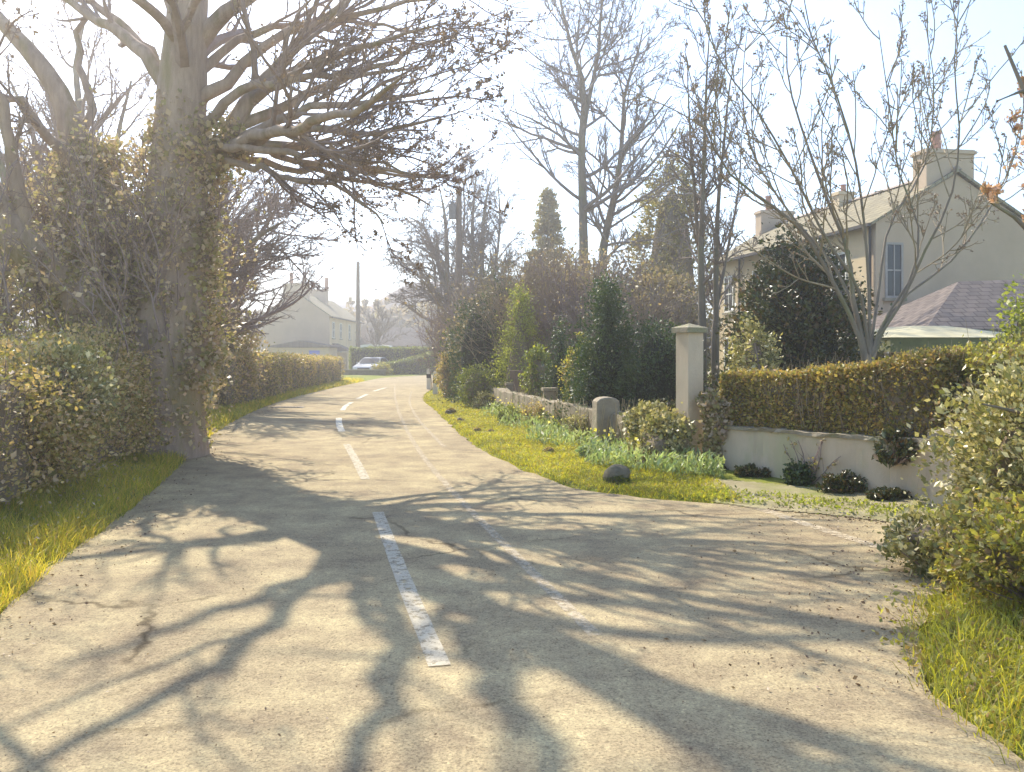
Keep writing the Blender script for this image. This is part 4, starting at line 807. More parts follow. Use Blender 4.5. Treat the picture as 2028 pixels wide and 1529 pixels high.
def house(name, label, loc, rz, W, Lh, ez, rz_top, wallm='house_wall', gablem='gable_wall', roofm='slate', group=None, cat='house', over=.25):
    """local: x 0..W across the gable, y 0..Lh away from the near gable; facade at x=0"""
    root = thing(name, label, cat, loc, rz, group)
    h = MB(); h.box(0, W, .32, Lh, -0.3, ez); h.build('wall', M[wallm], root)
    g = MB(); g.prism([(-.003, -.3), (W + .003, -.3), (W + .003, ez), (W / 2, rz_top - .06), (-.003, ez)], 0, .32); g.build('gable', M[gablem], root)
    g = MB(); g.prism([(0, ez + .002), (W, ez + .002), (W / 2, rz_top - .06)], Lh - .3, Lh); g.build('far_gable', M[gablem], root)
    sl = (rz_top - ez) / (W / 2); t = .10
    a = (-over, ez - over * sl); e = (W + over, ez - over * sl); p = (W / 2, rz_top)
    r = MB(); r.prism([a, p, (p[0], p[1] + t), (a[0], a[1] + t)], -.12, Lh + .12); r.prism([p, e, (e[0], e[1] + t), (p[0], p[1] + t)], -.12, Lh + .12)
    ro = r.build('roof', M[roofm], root)
    q = MB(); q.prism([(p[0] - .14, p[1] + t - .02), (p[0] + .14, p[1] + t - .02), (p[0], p[1] + t + .09)], -.13, Lh + .13); q.build('ridge_tiles', M['ridge'], ro)
    gt = MB(); gt.box(-over - .10, -over, -.1, Lh + .1, a[1] - .02, a[1] + .08); gt.build('gutter', M['iron'], root)
    return root, sl
HX, HY, HR = 11.45, 27.0, math.atan2(2.2, 12.4)
hs, sl = house('house', 'cream rendered two-storey house with its grey gable end facing the lane on the right', (HX, HY, 0), HR, 5.6, 12.6, 5.75, 7.4, roofm='slate_green')
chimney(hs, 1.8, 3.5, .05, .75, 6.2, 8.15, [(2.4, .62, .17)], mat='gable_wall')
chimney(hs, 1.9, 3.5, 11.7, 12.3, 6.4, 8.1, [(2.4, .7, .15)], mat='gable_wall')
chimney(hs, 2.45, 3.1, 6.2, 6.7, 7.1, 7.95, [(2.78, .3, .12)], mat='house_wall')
window(hs, 0, .30, .92, 3.35, 5.1, 0, 'y', -1, (1, 1), fmat='paint_grey'); window(hs, 0, .30, .92, .9, 2.4, 0, 'y', -1, (1, 1))
for y0 in (1.6, 4.6, 7.6, 10.4):
    window(hs, 0, y0, y0 + .95, 3.4, 5.0, 0, 'x', -1, (1, 1)); window(hs, 0, y0, y0 + .95, .8, 2.3, 0, 'x', -1, (1, 1))
mbd = MB(); mbd.box(-.05, 0, 6.2, 7.1, 0, 2.05); dd = mbd.build('door', M['brown_wood'], hs); k_ = MB(); k_.lathe([(.03, 0), (.03, .05)], 8, (-.09, 6.3, 1.0)); k_.build('handle', M['metal'], dd)
for yy in (.2, 9.7):
    dp = Cloud(); dp.tubes(np.array([[[-.08, yy, 0], [-.08, yy, 3], [-.08, yy, 5.6]]], float), np.full((1, 3), .045), 8); dp.build('downpipe', M['iron'], hs)
# the slate lean-to in front of the gable
lt = thing('lean_to', 'single-storey outhouse with a hipped purple slate roof against the gable', 'outbuilding', (10.6, 21.6, 0), .06)
m_ = MB(); m_.box(0, 5.4, .2, 4.6, -.2, 2.1); m_.build('wall', M['gable_wall'], lt)
m_ = MB(); V = [(-.25, -.1, 2.12), (5.8, -.1, 2.12), (5.8, 4.9, 2.12), (-.25, 4.9, 2.12), (2.1, 2.4, 3.62), (5.6, 2.4, 3.75), (-.25, -.1, 2.22), (5.8, -.1, 2.22), (5.8, 4.9, 2.22), (-.25, 4.9, 2.22)]
m_.add(V, [(0, 1, 7, 6), (1, 2, 8, 7), (2, 3, 9, 8), (3, 0, 6, 9), (6, 7, 5, 4), (7, 8, 5), (8, 9, 4, 5), (9, 6, 4), (3, 2, 1, 0)]); m_.build('roof', M['slate'], lt)
window(lt, 0, .7, 1.5, .9, 1.8, .2, 'y', -1, (1, 0))
# the garage with the low pale felt roof
gr = thing('garage', 'low garage with a pale felt roof and dark olive fascia behind the clipped hedge', 'garage', (7.75, 17.4, 0), .03)
m_ = MB(); m_.box(0, 2.7, 0, 3.4, -.2, 1.62); m_.build('wall', M['brown_wood'], gr)
m_ = MB(); m_.box(-.2, 2.9, -.25, 3.6, 1.63, 1.92); fa = m_.build('fascia', M['fascia'], gr)
m_ = MB(); V = [(-.24, -.29, 1.922), (2.94, -.29, 1.922), (2.94, 3.64, 1.922), (-.24, 3.64, 1.922), (1.0, 1.2, 2.2), (1.7, 1.2, 2.2), (1.7, 2.6, 2.2), (1.0, 2.6, 2.2)]
m_.add(V, [(0, 1, 5, 4), (1, 2, 6, 5), (2, 3, 7, 6), (3, 0, 4, 7), (4, 5, 6, 7), (3, 2, 1, 0)]); m_.build('roof', M['felt'], gr)
m_ = MB(); m_.box(.35, 2.35, -.05, -.003, 0, 1.55); dd = m_.build('door', M['fascia'], gr)
m_ = MB(); m_.box(1.3, 1.42, -.09, -.052, .8, .84); m_.build('handle', M['metal'], dd)

# cottages on the left
c1, _ = house('cottage', 'near cottage of the far left row, gable end in shade under a chimney with two pots', (-16.4, 77, 0), 0, 0.01, 1, 1, 1) if False else (None, None)
def cottage(label, y0, Lh, W, ez, top, pots, potm, chz, wins, group='stone cottages at the far left'):
    """facade faces +X (towards the lane): mirror by putting x=W at the lane side"""
    root = thing('cottage', label, 'cottage', (-16.4 - W, y0, -.2), 0, group)
    h = MB(); h.box(0, W, .32, Lh, 0, ez); h.build('wall', M['house_wall'], root)
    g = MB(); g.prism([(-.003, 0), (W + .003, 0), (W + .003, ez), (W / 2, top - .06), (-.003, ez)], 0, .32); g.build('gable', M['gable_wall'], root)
    s_ = (top - ez) / (W / 2); a = (-.25, ez - .25 * s_); e = (W + .25, ez - .25 * s_); p = (W / 2, top); t = .1
    r = MB(); r.prism([a, p, (p[0], p[1] + t), (a[0], a[1] + t)], -.1, Lh); r.prism([p, e, (e[0], e[1] + t), (p[0], p[1] + t)], -.1, Lh); r.build('roof', M['slate_green'], root)
    gt = MB(); gt.box(W + .25, W + .36, -.1, Lh, e[1] - .02, e[1] + .1); gt.build('gutter', M['iron'], root)
    chimney(root, W / 2 - 1.15, W / 2 + 1.1, -.02 + .03, .8, top - .7, chz, pots, potmats=potm)
    for y_, z_, w_, hh in wins: window(root, 0, y_, y_ + w_, z_, z_ + hh, W, 'x', 1, (1, 1))
    return root
ca = cottage('near cottage of the far left row, shaded gable under a chimney with two clay pots', 77, 7.8, 6.0, 5.2, 7.3, [(2.5, .95, .2), (3.7, .95, .2)], ('terracotta', 'brown_wood'), 8.1, [(1.2, 3.2, 1.0, 1.5), (4.6, 3.2, 1.0, 1.5), (4.6, .9, 1.0, 1.4)])
cb = cottage('far cottage of the left row, its chimney carrying one black and one clay pot', 84.8, 8.6, 6.0, 5.2, 7.3, [(2.6, .9, .22), (4.0, 1.15, .22)], ('dark_pot', 'terracotta'), 8.15, [(1.2, 3.2, 1.0, 1.5), (5.2, 3.2, 1.0, 1.5), (5.2, .9, 1.0, 1.4)])
m_ = MB(); m_.box(6.003, 7.3, 1.6, 3.6, 0, 1.9); pr = m_.build('porch', M['house_wall'], ca); m_ = MB(); m_.prism([(5.99, 2.75), (7.5, 2.1), (7.5, 2.0), (5.99, 2.0)], 1.4, 3.8); m_.build('porch_roof', M['slate'], pr)
m_ = MB(); m_.box(6.9, 7.8, .03, 2.2, 0, .02)
an = thing('outhouse', 'low stone outhouse with a bright blue door beside the cottages', 'outbuilding', (-20.6, 73.2, -.2))
m_ = MB(); m_.box(0, 5.0, 0, 3.4, 0, 2.3); m_.build('wall', M['house_wall'], an)
m_ = MB(); m_.prism([(-.2, 2.32), (5.2, 2.32), (5.2, 2.42), (2.5, 2.9), (-.2, 2.42)], -.2, 3.6); m_.build('roof', M['slate'], an)
m_ = MB(); m_.box(3.3, 4.2, -.05, -.003, .1, 2.05); dd = m_.build('door', M['blue'], an); m_ = MB(); m_.box(4.0, 4.06, -.1, -.052, 1.0, 1.12); m_.build('handle', M['metal'], dd)
bn = thing('barn', 'low grey slate-roofed barn beyond the far clipped hedge', 'barn', (-18.5, 92, 0), .1)
m_ = MB(); m_.box(0, 9, 0, 6, 0, 2.4); m_.build('wall', M['gable_wall'], bn)
m_ = MB(); m_.prism([(-.3, 2.3), (-.3, 2.42), (3, 4.5), (6.3, 2.42), (6.3, 2.3)], -.2, 9.2, axis='x'); m_.build('roof', M['slate'], bn)
sh = thing('shed', 'low white-roofed shed showing above the far hedge', 'shed', (-13.4, 74, 0))
m_ = MB(); m_.box(0, 2.6, 0, 2.4, 0, 2.1); m_.build('wall', M['brown_wood'], sh); m_ = MB(); m_.prism([(-.15, 2.1), (2.75, 2.1), (2.7, 2.28), (1.3, 2.42), (-.1, 2.28)], -.15, 2.6); m_.build('roof', M['paint'], sh)
lw = thing('stone_wall', 'low dark stone wall in front of the silver car', 'wall', (-11.9, 60.2, 0), .10)
m_ = MB(); m_.box(0, 3.0, 0, .3, -.1, .40); m_.build('masonry', M['stone_dark'], lw); m_ = MB(); m_.box(-.03, 3.03, -.03, .33, .402, .48); m_.build('coping', M['stone'], lw)

bush('hedge_bush', 'low yellow-green bush half hiding the silver car', 'bush', (-9.35, 61.2, 0), (.75, .6, .95), 2500, .09, M['privet'], core='core', clumps=70)
hedge('hedge', 'short dark bushy hedge between the stone wall and the far clipped hedge', 'hedge', [(-9.2, 63.5), (-7.4, 65.6), (-6.3, 67.4)], .9, [.9, 1.3, 1.7], 6000, .11, M['box'], core='core_dark', rough=.08, group='hedges along the lane')
# telegraph poles
def tpole(label, u, y, h, r, box=False, stay=False):
    b_ = tree_at(u, y); root = thing('telegraph_pole', label, 'utility pole', b_, 0, 'telegraph poles beside the lane')
    c = MB(); c.lathe([(r, -.2), (r * .95, h * .3), (r * .72, h - .05), (r * .5, h)], 12); c.build('pole', M['pole_wood'], root, False)
    for i in range(7):
        s = MB(); z = 2.6 + i * (h - 3.4) / 7; sg = 1 if i % 2 else -1; s.box(min(0, sg * .22) , max(0, sg * .22), -.01, .01, z, z + .02); s.build('step', M['iron'], root)
    if box:
        t = MB(); t.box(-.42, -.13, -.16, .16, h - 1.35, h - .75); t.box(-.36, -.19, -.1, .1, h - .75, h - .66); tb = t.build('transformer_box', M['metal'], root)
        i_ = MB(); i_.lathe([(.03, 0), (.05, .04), (.03, .08), (.045, .12), (.02, .17)], 10, (-.27, 0, h - .66)); i_.build('insulator', M['paint_grey'], tb)
    for dz in ((.25, .55, 1.7) if not box else (.2,)):
        i_ = MB(); i_.box(-.14, .14, -.02, .02, h - dz - .02, h - dz + .02); i_.lathe([(.025, 0), (.04, .03), (.02, .09)], 8, (.13, 0, h - dz + .02)); i_.build('insulator', M['paint_grey'], root)
tpole('tall wooden pole with a small transformer box near its top, right of the lane', 909, 36, 8.6, .16, True)
tpole('slim wooden pole in front of the left cottages', 709, 68, 8.9, .19)

# marker posts at the far tip of the right verge
def marker(label, u, v):
    p = G(u, v); root = thing('marker_post', label, 'post', (p[0], p[1], 0), 0, 'white marker posts')
    c = MB(); c.box(-.09, .09, -.05, .05, -.05, .86); c.prism([(-.09, .86), (.09, .86), (.05, .93), (-.05, .93)], -.05, .05); c.build('post', M['paint'], root)
    b2 = MB(); b2.box(-.094, .094, -.054, .054, .50, .68); b2.build('band', M['black'], root)
marker('white marker post farther up the verge, nearer the lane', 849, 771); marker('white marker post with a dark band nearer the flower bed', 862, 785)
p = G(452, 800); gp = thing('gate_post', 'short yellowish wooden post against the left bushes', 'post', (-7.75, 22.0, .0)); c = MB(); c.box(-.06, .06, -.06, .06, 0, 1.45); c.lathe([(.085, 0), (.06, .05), (.01, .09)], 4, (0, 0, 1.45)); c.build('post', M['felt'], gp)
dc = thing('drain_cover', 'dark iron drain grating at the left edge of the lane', 'drain cover', (*G(572, 807)[:2], .004)); c = MB(); c.box(-.45, .45, -.22, .22, 0, .008); c.build('frame', M['iron'], dc)
c = MB(); [c.box(-.38 + i * .095, -.33 + i * .095, -.18, .18, .0085, .016) for i in range(8)]; c.build('grating', M['black'], dc)

# parked car between the cottages and the far hedge
def car():
    root = thing('parked_car', 'silver car parked nose-on beside the far hedge below the cottages', 'car', (-10.9, 63, -.12), R(-8))
    # side profile (y back, z up), nose at y = 0, extruded across x with tumblehome
    prof = [(0.0, .32), (.0, .62), (.12, .74), (1.0, .92), (1.25, .94), (1.95, 1.36), (2.5, 1.44), (3.3, 1.42), (4.0, 1.02), (4.15, .95), (4.2, .4), (4.1, .28), (.1, .25)]
    V = []; hw = lambda z: .86 if z < .95 else .86 - (z - .95) * .42
    for s_ in (-1, 1): V += [(s_ * hw(z), y, z) for y, z in prof]
    n = len(prof); b_ = MB(); b_.add(V, [tuple(range(n)), tuple(range(n, 2 * n))[::-1]] + [(i, n + i, n + (i + 1) % n, (i + 1) % n) for i in range(n)]); b_.build('body', M['car_paint'], root)
    w = MB(); w.add([(-.76, 1.30, .985), (.76, 1.30, .985), (.66, 1.90, 1.345), (-.66, 1.90, 1.345)], [(0, 1, 2, 3)]); 
    w.V[-1] = w.V[-1] + np.array([0, -.012, .012]); w.build('windscreen', M['glass'], root)
    for s_ in (-1, 1):
        g = MB(); X = s_ * .875; g.add([(X, 1.55, .98), (X, 3.6, .98), (X - s_ * .15, 3.25, 1.34), (X - s_ * .15, 2.1, 1.34)], [(0, 1, 2, 3)]); g.build('side_window', M['glass'], root)
        g = MB(); g.box(min(s_ * .5, s_ * .8), max(s_ * .5, s_ * .8), -.03, .02, .55, .68); g.build('headlight', M['lamp_glass'], root)
        g = MB(); g.box(min(s_ * .86, s_ * 1.02), max(s_ * .86, s_ * 1.02), 1.45, 1.55, .95, 1.06); g.build('wing_mirror', M['car_paint'], root)
        for yy in (.75, 3.45):
            t = MB(); n_ = 18; pr = [(.31, -.09), (.31, .09), (.2, .1), (.2, -.1)]
            V = [(s_ * .80 + a, yy + r_ * math.cos(2 * math.pi * k / n_), .31 + r_ * math.sin(2 * math.pi * k / n_)) for r_, a in pr for k in range(n_)]
            t.add(V, [(j * n_ + k, j * n_ + (k + 1) % n_, ((j + 1) % 4) * n_ + (k + 1) % n_, ((j + 1) % 4) * n_ + k) for j in range(4) for k in range(n_)]); wh = t.build('wheel', M['rubber'], root)
            r2 = MB(); V = [(s_ * .895, yy + .19 * math.cos(2 * math.pi * k / n_), .31 + .19 * math.sin(2 * math.pi * k / n_)) for k in range(n_)]; r2.add(V, [tuple(range(n_))]); r2.build('rim', M['metal'], wh)
    g = MB(); g.box(-.45, .45, -.025, .01, .56, .66); g.build('grille', M['black'], root)
    g = MB(); g.box(-.84, .84, -.05, .05, .34, .5); g.build('bumper', M['paint_grey'], root)
car()

# ------------------------------------------------------------------ right: pier, garden wall, clipped hedge
W0, W1 = np.array([2.63, 11.45]), np.array([4.42, 8.85])
wl_len = float(np.linalg.norm(W1 - W0)); wl_rz = math.atan2(W1[1] - W0[1], W1[0] - W0[0])
gw = thing('garden_wall', 'low rendered wall with mossy patches below the clipped hedge', 'wall', (W0[0], W0[1], 0), wl_rz)
nn_ = 40; xs = np.linspace(0, wl_len, nn_); top = .60 + .008 * np.sin(xs * 2.3) + .004 * np.sin(xs * 7) + .06 * xs / wl_len
def wallmesh(y0, y1, z0f, z1f, amp=.008):
    V = []
    for i, x in enumerate(xs):
        for (yy, zz) in ((y0, z0f(i)), (y0, z1f(i)), (y1, z1f(i)), (y1, z0f(i))): V.append((x, yy + rng.normal() * amp, zz))
    Q = [[i * 4 + j, i * 4 + (j + 1) % 4, (i + 1) * 4 + (j + 1) % 4, (i + 1) * 4 + j] for i in range(nn_ - 1) for j in range(4)]
    return np.array(V), [np.array(Q), np.array([[3, 2, 1, 0], [(nn_ - 1) * 4 + j for j in range(4)]])]
V, Fs = wallmesh(0, .22, lambda i: -.1, lambda i: top[i]); mesh_obj('masonry', V, Fs, M['render'], gw, True).data.polygons.foreach_set('use_smooth', [False] * (sum(len(f) for f in Fs)))
V, Fs = wallmesh(-.035, .27, lambda i: top[i] + .003, lambda i: top[i] + .045 + .006 * math.sin(i * 1.9)); mesh_obj('coping', V, Fs, M['stone'], gw)
def pier(name, label, x, y, w, h, cap, rz=0.0, lit='render'):
    root = thing(name, label, 'pier', (x, y, 0), rz)
    m_ = MB(); m_.box(-w / 2, w / 2, -w / 2, w / 2, -.1, h); m_.build('shaft', M[lit], root)
    c = MB(); q = w / 2 + cap
    V = [(-q, -q, h + .002), (q, -q, h + .002), (q, q, h + .002), (-q, q, h + .002), (-q, -q, h + .07), (q, -q, h + .07), (q, q, h + .07), (-q, q, h + .07), (0, 0, h + .13)]
    c.add(V, [(3, 2, 1, 0), (0, 1, 5, 4), (1, 2, 6, 5), (2, 3, 7, 6), (3, 0, 4, 7), (4, 5, 8), (5, 6, 8), (6, 7, 8), (7, 4, 8)]); c.build('cap', M['stone'], root)
    return root
pier('gate_pier', 'tall square rendered pier with a flat cap at the left end of the garden wall', 2.42, 11.7, .26, 1.88, .045, wl_rz + 1.45)
pier('gate_pier', 'short pier closing the right end of the garden wall by the driveway', 4.47, 8.77, .26, .72, .02, wl_rz)
d_ = (W1 - W0) / wl_len; nv = np.array([-d_[1], d_[0]])  # towards the garden
hp = [W0 + nv * .42 + d_ * a for a in (.12, 1.1, 2.1, 3.1)]
hedge('hedge', 'brown-green clipped hedge along the top of the garden wall', 'hedge', hp, .62, [.74, .76, .82, .95], 34000, .045, M['beech'], z=[.58, .60, .63, .66], rough=.05, twigs=900, group='hedges along the lane')
hedge('hedge', 'taller bright-topped hedge turning up the driveway at the right', 'hedge', [hp[-1] + np.array([.05, .02]), hp[-1] + np.array([.75, .15]), hp[-1] + np.array([1.7, .7]), hp[-1] + np.array([3.2, 1.8])], .9, [1.55, 1.68, 1.78, 1.85], 30000, .055, M['privet'], z=0, rough=.10, twigs=300, group='hedges along the lane')
bush('bramble_bush', 'dark reddish-green bramble hanging below the right end of the clipped hedge', 'bush', (4.95, 8.85, 0.05), (.42, .42, 1.25), 9000, .05, M['bramble'], core='core_dark', clumps=200)
# climber on the wall
cw = thing('wall_climber', 'thin leafless climber fanned against the garden wall', 'climber', (*(W0 + d_ * 1.6 - nv * .03), 0), wl_rz)
S = np.zeros((7, 3)); D = np.stack([np.linspace(-.8, .9, 7), np.zeros(7), np.ones(7)], 1); P, r = grow(S, D, np.full(7, .62), np.full(7, .008), np.full(7, .004), 7, .12, (0, 0, .05)); P[:, :, 1] = -.015 - .01 * rng.random(P.shape[:2])
cl = Cloud(); cl.tubes(P, r, 4); P2, r2 = spawn(P, r, 7, .2, 1, (40, 10), .3, .7, 4, .15, (0, 0, .05), rmin=.003); P2[:, :, 1] = np.clip(P2[:, :, 1], -.05, -.015); cl.tubes(P2, r2, 3); cl.build('stems', M['twig'], cw)
i = rng.integers(0, len(P2), 160); lc = Cloud(); lc.leaves(P2[i, 2] + rng.normal(size=(160, 3)) * .01, rng.normal(size=(160, 3)), .03 * (.5 + rng.random(160)), .7); lc.build('leaves', M['bramble'], cw)
def on_wall(t, out, z=0): p = W0 + d_ * t * wl_len - nv * out; return (p[0], p[1], z)
for t, w, h, mt, lb in ((.06, .22, .26, 'holly', 'leftmost dark low plant at the wall foot, beside the pier'), (.27, .27, .28, 'holly', 'dark clump at the wall foot left of the climber'), (.49, .19, .42, 'conifer', 'small upright dark-green shrub at the wall foot below the climber'), (.68, .30, .34, 'holly', 'widest dark clump at the wall foot right of the climber'), (.85, .26, .22, 'holly', 'low trailing dark clump near the right end of the wall')):
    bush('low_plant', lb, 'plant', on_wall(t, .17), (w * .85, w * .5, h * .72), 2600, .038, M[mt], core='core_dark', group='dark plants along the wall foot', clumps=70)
bush('laurel_sprig', 'dark glossy-leaved branch hanging over the right part of the garden wall', 'shrub', on_wall(.86, .10, .42), (.24, .14, .34), 900, .085, M['holly'], core=None, clumps=40, width=.38)
# ivy over the low wall left of the pier, and the low garden wall itself
GW = [np.array(p) for p in [(2.3, 11.75), (2.0, 12.8), (1.68, 14.3), (1.2, 16.1), (.62, 19), (-.05, 22), (-.6, 25), (-1.4, 29)]]
lg = thing('stone_wall', 'low old stone wall behind the flower bed in the right garden', 'wall', (*GW[0], 0))
V = []; k = len(GW); PP = dense(np.array(GW), .3); PT = nrm(np.gradient(PP, axis=0)); PN = np.stack([-PT[:, 1], PT[:, 0]], 1)
for p_, n_ in zip(PP, PN):
    hgt = .62 + rng.normal() * .02
    for s_, z in ((-.16, -.1), (-.15, hgt), (.15, hgt), (.16, -.1)): V.append((*(p_ + n_ * s_ * (1 + rng.normal() * .06) - GW[0]), z))
Q = [[i * 4 + j, i * 4 + (j + 1) % 4, (i + 1) * 4 + (j + 1) % 4, (i + 1) * 4 + j] for i in range(len(PP) - 1) for j in range(4)]
mesh_obj('masonry', V, [np.array(Q), np.array([[0, 1, 2, 3], [(len(PP) - 1) * 4 + j for j in (3, 2, 1, 0)]])], M['stone_brown'], lg)
iv = thing('ivy', 'pale-edged ivy heaped over the low wall left of the tall pier', 'ivy', (2.08, 11.85, -.08))
ic = path_cloud([([(.28, -.4, .50), (-.05, .2, .66), (-.28, .6, .66)], [.22, .25, .2]), ([(.25, -.45, .2), (-.1, .0, .28), (-.25, .4, .32)], [.2, .24, .2])], 10000, .05, .8); ic.build('leaves', M['variegated'], iv)
V, Fc = lump((-.05, .15, .42), .26, .5, .24, 5, .2); mesh_obj('inner_growth', V, [Fc], M['core'], iv, True)
ip = thing('ivy', 'dark ivy climbing round the foot of the tall pier', 'ivy', (2.6, 11.4, 0))
ic = path_cloud([([(.05, -.05, .0), (.07, -.05, .4), (.05, -.03, .85), (.0, .0, 1.05)], [.06, .07, .11, .12]), ([(.10, -.15, .45), (.14, -.1, .75), (.15, .0, .98)], [.08, .12, .13])], 2800, .06, .8); ic.build('leaves', M['ivy'], ip)
sc_ = Cloud(); sc_.tubes(np.array([[[0, 0, 0], [.03, -.02, .5], [0, 0, 1.0]], [[.1, -.1, 0], [.1, -.15, .5], [.25, -.1, .9]]], float), np.full((2, 3), .012), 5); sc_.build('stem', M['twig'], ip)
# stone pillars
def pillar(label, u, vb, w, h, round_top=True):
    p = G(u, vb); root = thing('stone_pillar', label, 'pillar', (p[0], p[1], 0), .15, 'old stone pillars by the flower bed')
    prof = [(-w / 2, -.1), (w / 2, -.1), (w / 2 * .96, h * .9)]
    prof += ([(w * .42 * math.cos(a), h * .9 + .06 * math.sin(a)) for a in np.linspace(.2, math.pi - .2, 7)] if round_top else [(w / 2, h), (-w / 2, h)]) + [(-w / 2 * .96, h * .9)]
    m_ = MB(); m_.prism(prof, -w * .42, w * .42); o = m_.build('shaft', M['stone'], root)
    bv = o.modifiers.new('bevel', 'BEVEL'); bv.width = .025; bv.segments = 3
    if not round_top:
        c = MB(); c.box(-w * .62, w * .62, -w * .55, w * .55, h + .003, h + .07); c.build('cap', M['stone'], root)
    return root
pillar('broad round-topped stone pillar in front of the large dark conifer', 1200, 893, .40, .92)
pillar('narrow stone pillar with a flat cap farther up the flower bed', 1088, 845, .26, .78, False)
pillar('small distant stone pillar near the golden conifer', 1012, 815, .26, .72, False)
ls = thing('leaning_stone', 'rounded stone slab leaning beside the broad pillar', 'stone slab', (*G(1228, 897)[:2], 0), .2)
m_ = MB(); m_.prism([(-.17, 0), (.17, 0)] + [(.17 * math.cos(a), .48 + .2 * math.sin(a)) for a in np.linspace(0, math.pi, 9)], -.05, .05); o = m_.build('slab', M['stone'], ls); o.rotation_euler = (R(-12), R(3), 0); bv = o.modifiers.new('bevel', 'BEVEL'); bv.width = .02; bv.segments = 2
dp_ = thing('dark_post', 'short dark post among the plants beside the golden conifer', 'post', (*G(1022, 822)[:2], 0)); m_ = MB(); m_.box(-.07, .07, -.07, .07, 0, .95); m_.box(-.16, .16, -.1, .1, .95, 1.16); m_.build('post', M['brown_wood'], dp_)

for k, (u, v, w, h, mt, lf, lb) in enumerate((
    (1145, 880, .22, .48, 'variegated', .05, 'grey-leaved clump left of the broad stone pillar'), (1060, 850, .28, .55, 'bramble', .05, 'straggly brownish clump left of the flat-capped pillar'),
    (1120, 862, .2, .62, 'stalk', .05, 'tall straw-coloured dead clump between the two stone pillars'), (1010, 845, .3, .42, 'box', .05, 'yellow-green clump in the middle of the flower bed'),
    (965, 815, .34, .5, 'variegated', .06, 'pale clump below the box shrub'), (930, 800, .4, .55, 'box', .07, 'green clump at the far end of the flower bed'),
    (1175, 915, .2, .26, 'blue_leaf', .06, 'low blue-green clump at the foot of the broad pillar'), (1290, 925, .22, .4, 'privet', .05, 'leafy green clump at the foot of the ivy heap'), (1330, 935, .16, .34, 'blue_leaf', .07, 'strap-leaved clump beside the pier foot'),
    (1005, 800, .3, .85, 'bramble', .06, 'reddish-brown straggly plant in front of the golden conifer'))):
    p = G(u, v); bush('garden_plant', lb, 'plant', (p[0], p[1], .03), (w, w * .8, h), 1500, lf, M[mt], core=None, clumps=60, width=.4, group='clumps in the flower bed')
# stones on the right verge
for k, (u, v, s, lb) in enumerate(((1221, 962, .155, 'largest round mossy stone on the near corner of the right verge'), (1087, 902, .10, 'round mossy stone midway along the right verge, below the broad pillar'), (972, 860, .08, 'right-hand stone of the touching pair on the verge'), (945, 858, .09, 'left-hand stone of the pair on the verge'), (912, 837, .085, 'small dark stone below the leafy-tufted one'), (893, 823, .15, 'dark stone with a leafy tuft toward the far end of the verge'), (887, 790, .17, 'farthest dark stone near the marker posts'), (1272, 933, .16, 'dark mossy stone in the shade of the ivy'))):
    p = G(u, v); root = thing('mossy_stone', lb, 'stone', (p[0], p[1], 0), float(rng.random() * 6), 'dark stones set along the right verge')
    V, Fc = lump((0, 0, s * (.75 if k == 0 else .5)), s * (1 + .25 * rng.random() * (k > 0)), s * .92, s * (.95 if k == 0 else .75), 20 + k, .2, 3 if k == 0 else 2); mesh_obj('stone', V, [Fc], M['stone_dark'], root, False)
    m = int(1500 if k in (0, 5, 7) else 400); d = nrm(rng.normal(size=(m, 3))); d[:, 2] = np.abs(d[:, 2]) - .15; mc = Cloud(); mc.leaves(d * s * np.array([1.0, .92, .86]) * 1.03 + np.array([0, 0, s * .55]), d + rng.normal(size=(m, 3)) * .5, .022 * (.5 + rng.random(m)), .6); mc.build('moss', M['box' if k in (0,) else 'bramble'], root)

# ------------------------------------------------------------------ right edge
bush('ivy_bush', 'pale-leaved ivy bush leaning in at the right edge beside the driveway', 'bush', (4.25, 6.45, 0), (.95, .8, 1.45), 24000, .047, M['variegated'], core='core', clumps=330, spread=.12)
bush('ivy_bush', 'lower leafy bush at the right edge above the grass tussock', 'bush', (3.35, 5.25, 0), (.62, .6, .75), 9000, .045, M['privet'], core='core', clumps=200, spread=.14)
bush('ivy_bush', 'small trailing leafy clump spilling on to the driveway edge', 'bush', (3.15, 6.25, 0), (.38, .42, .42), 4500, .045, M['variegated'], core='core', clumps=100, spread=.18)
bush('ivy_bush', 'tall olive ivy bush filling the right edge behind the orange-leaved tree', 'bush', (5.6, 8.0, .1), (.8, .8, 1.75), 9000, .06, M['privet'], core='core', clumps=200)
bush('leafy_shrub', 'tall yellow-green shrub at the right edge below the slate roof', 'shrub', (7.75, 12.6, 0), (.6, .6, 2.5), 6000, .07, M['gold'], core='core', shape='egg', clumps=150)
ob = np.array([5.0, 6.6, 0.0])
def orange_tree():
    A = lambda u, v, y: at(u, v, y)
    st = [([ob, A(2120, 700, 6.8), A(2090, 420, 6.8), A(2050, 240, 6.9), A(1990, 90, 7)], np.linspace(.05, .012, 5)), ([ob, A(2130, 640, 6.6), A(2080, 520, 6.5), A(2010, 430, 6.4), A(1960, 400, 6.4)], np.linspace(.04, .008, 5)), ([ob, A(2120, 860, 6.5), A(2060, 830, 6.3), A(1990, 810, 6.2), A(1945, 800, 6.1)], np.linspace(.03, .006, 5)), ([ob, A(2140, 560, 6.8), A(2100, 330, 6.8), A(2030, 180, 6.7), A(1975, 200, 6.6)], np.linspace(.04, .008, 5))]
    return bare_tree('orange_leaved_tree', 'young tree with orange-pink new leaves at the right edge', ob, st, limbs=9, lim_len=.16, lim_ang=(50, 12), kids=(5, 3, 0), twigr=.003, t0=.5, twigmat='twig_pale', buds=2200, budsize=.04, leafmat=M['orange_leaf'])
orange_tree()

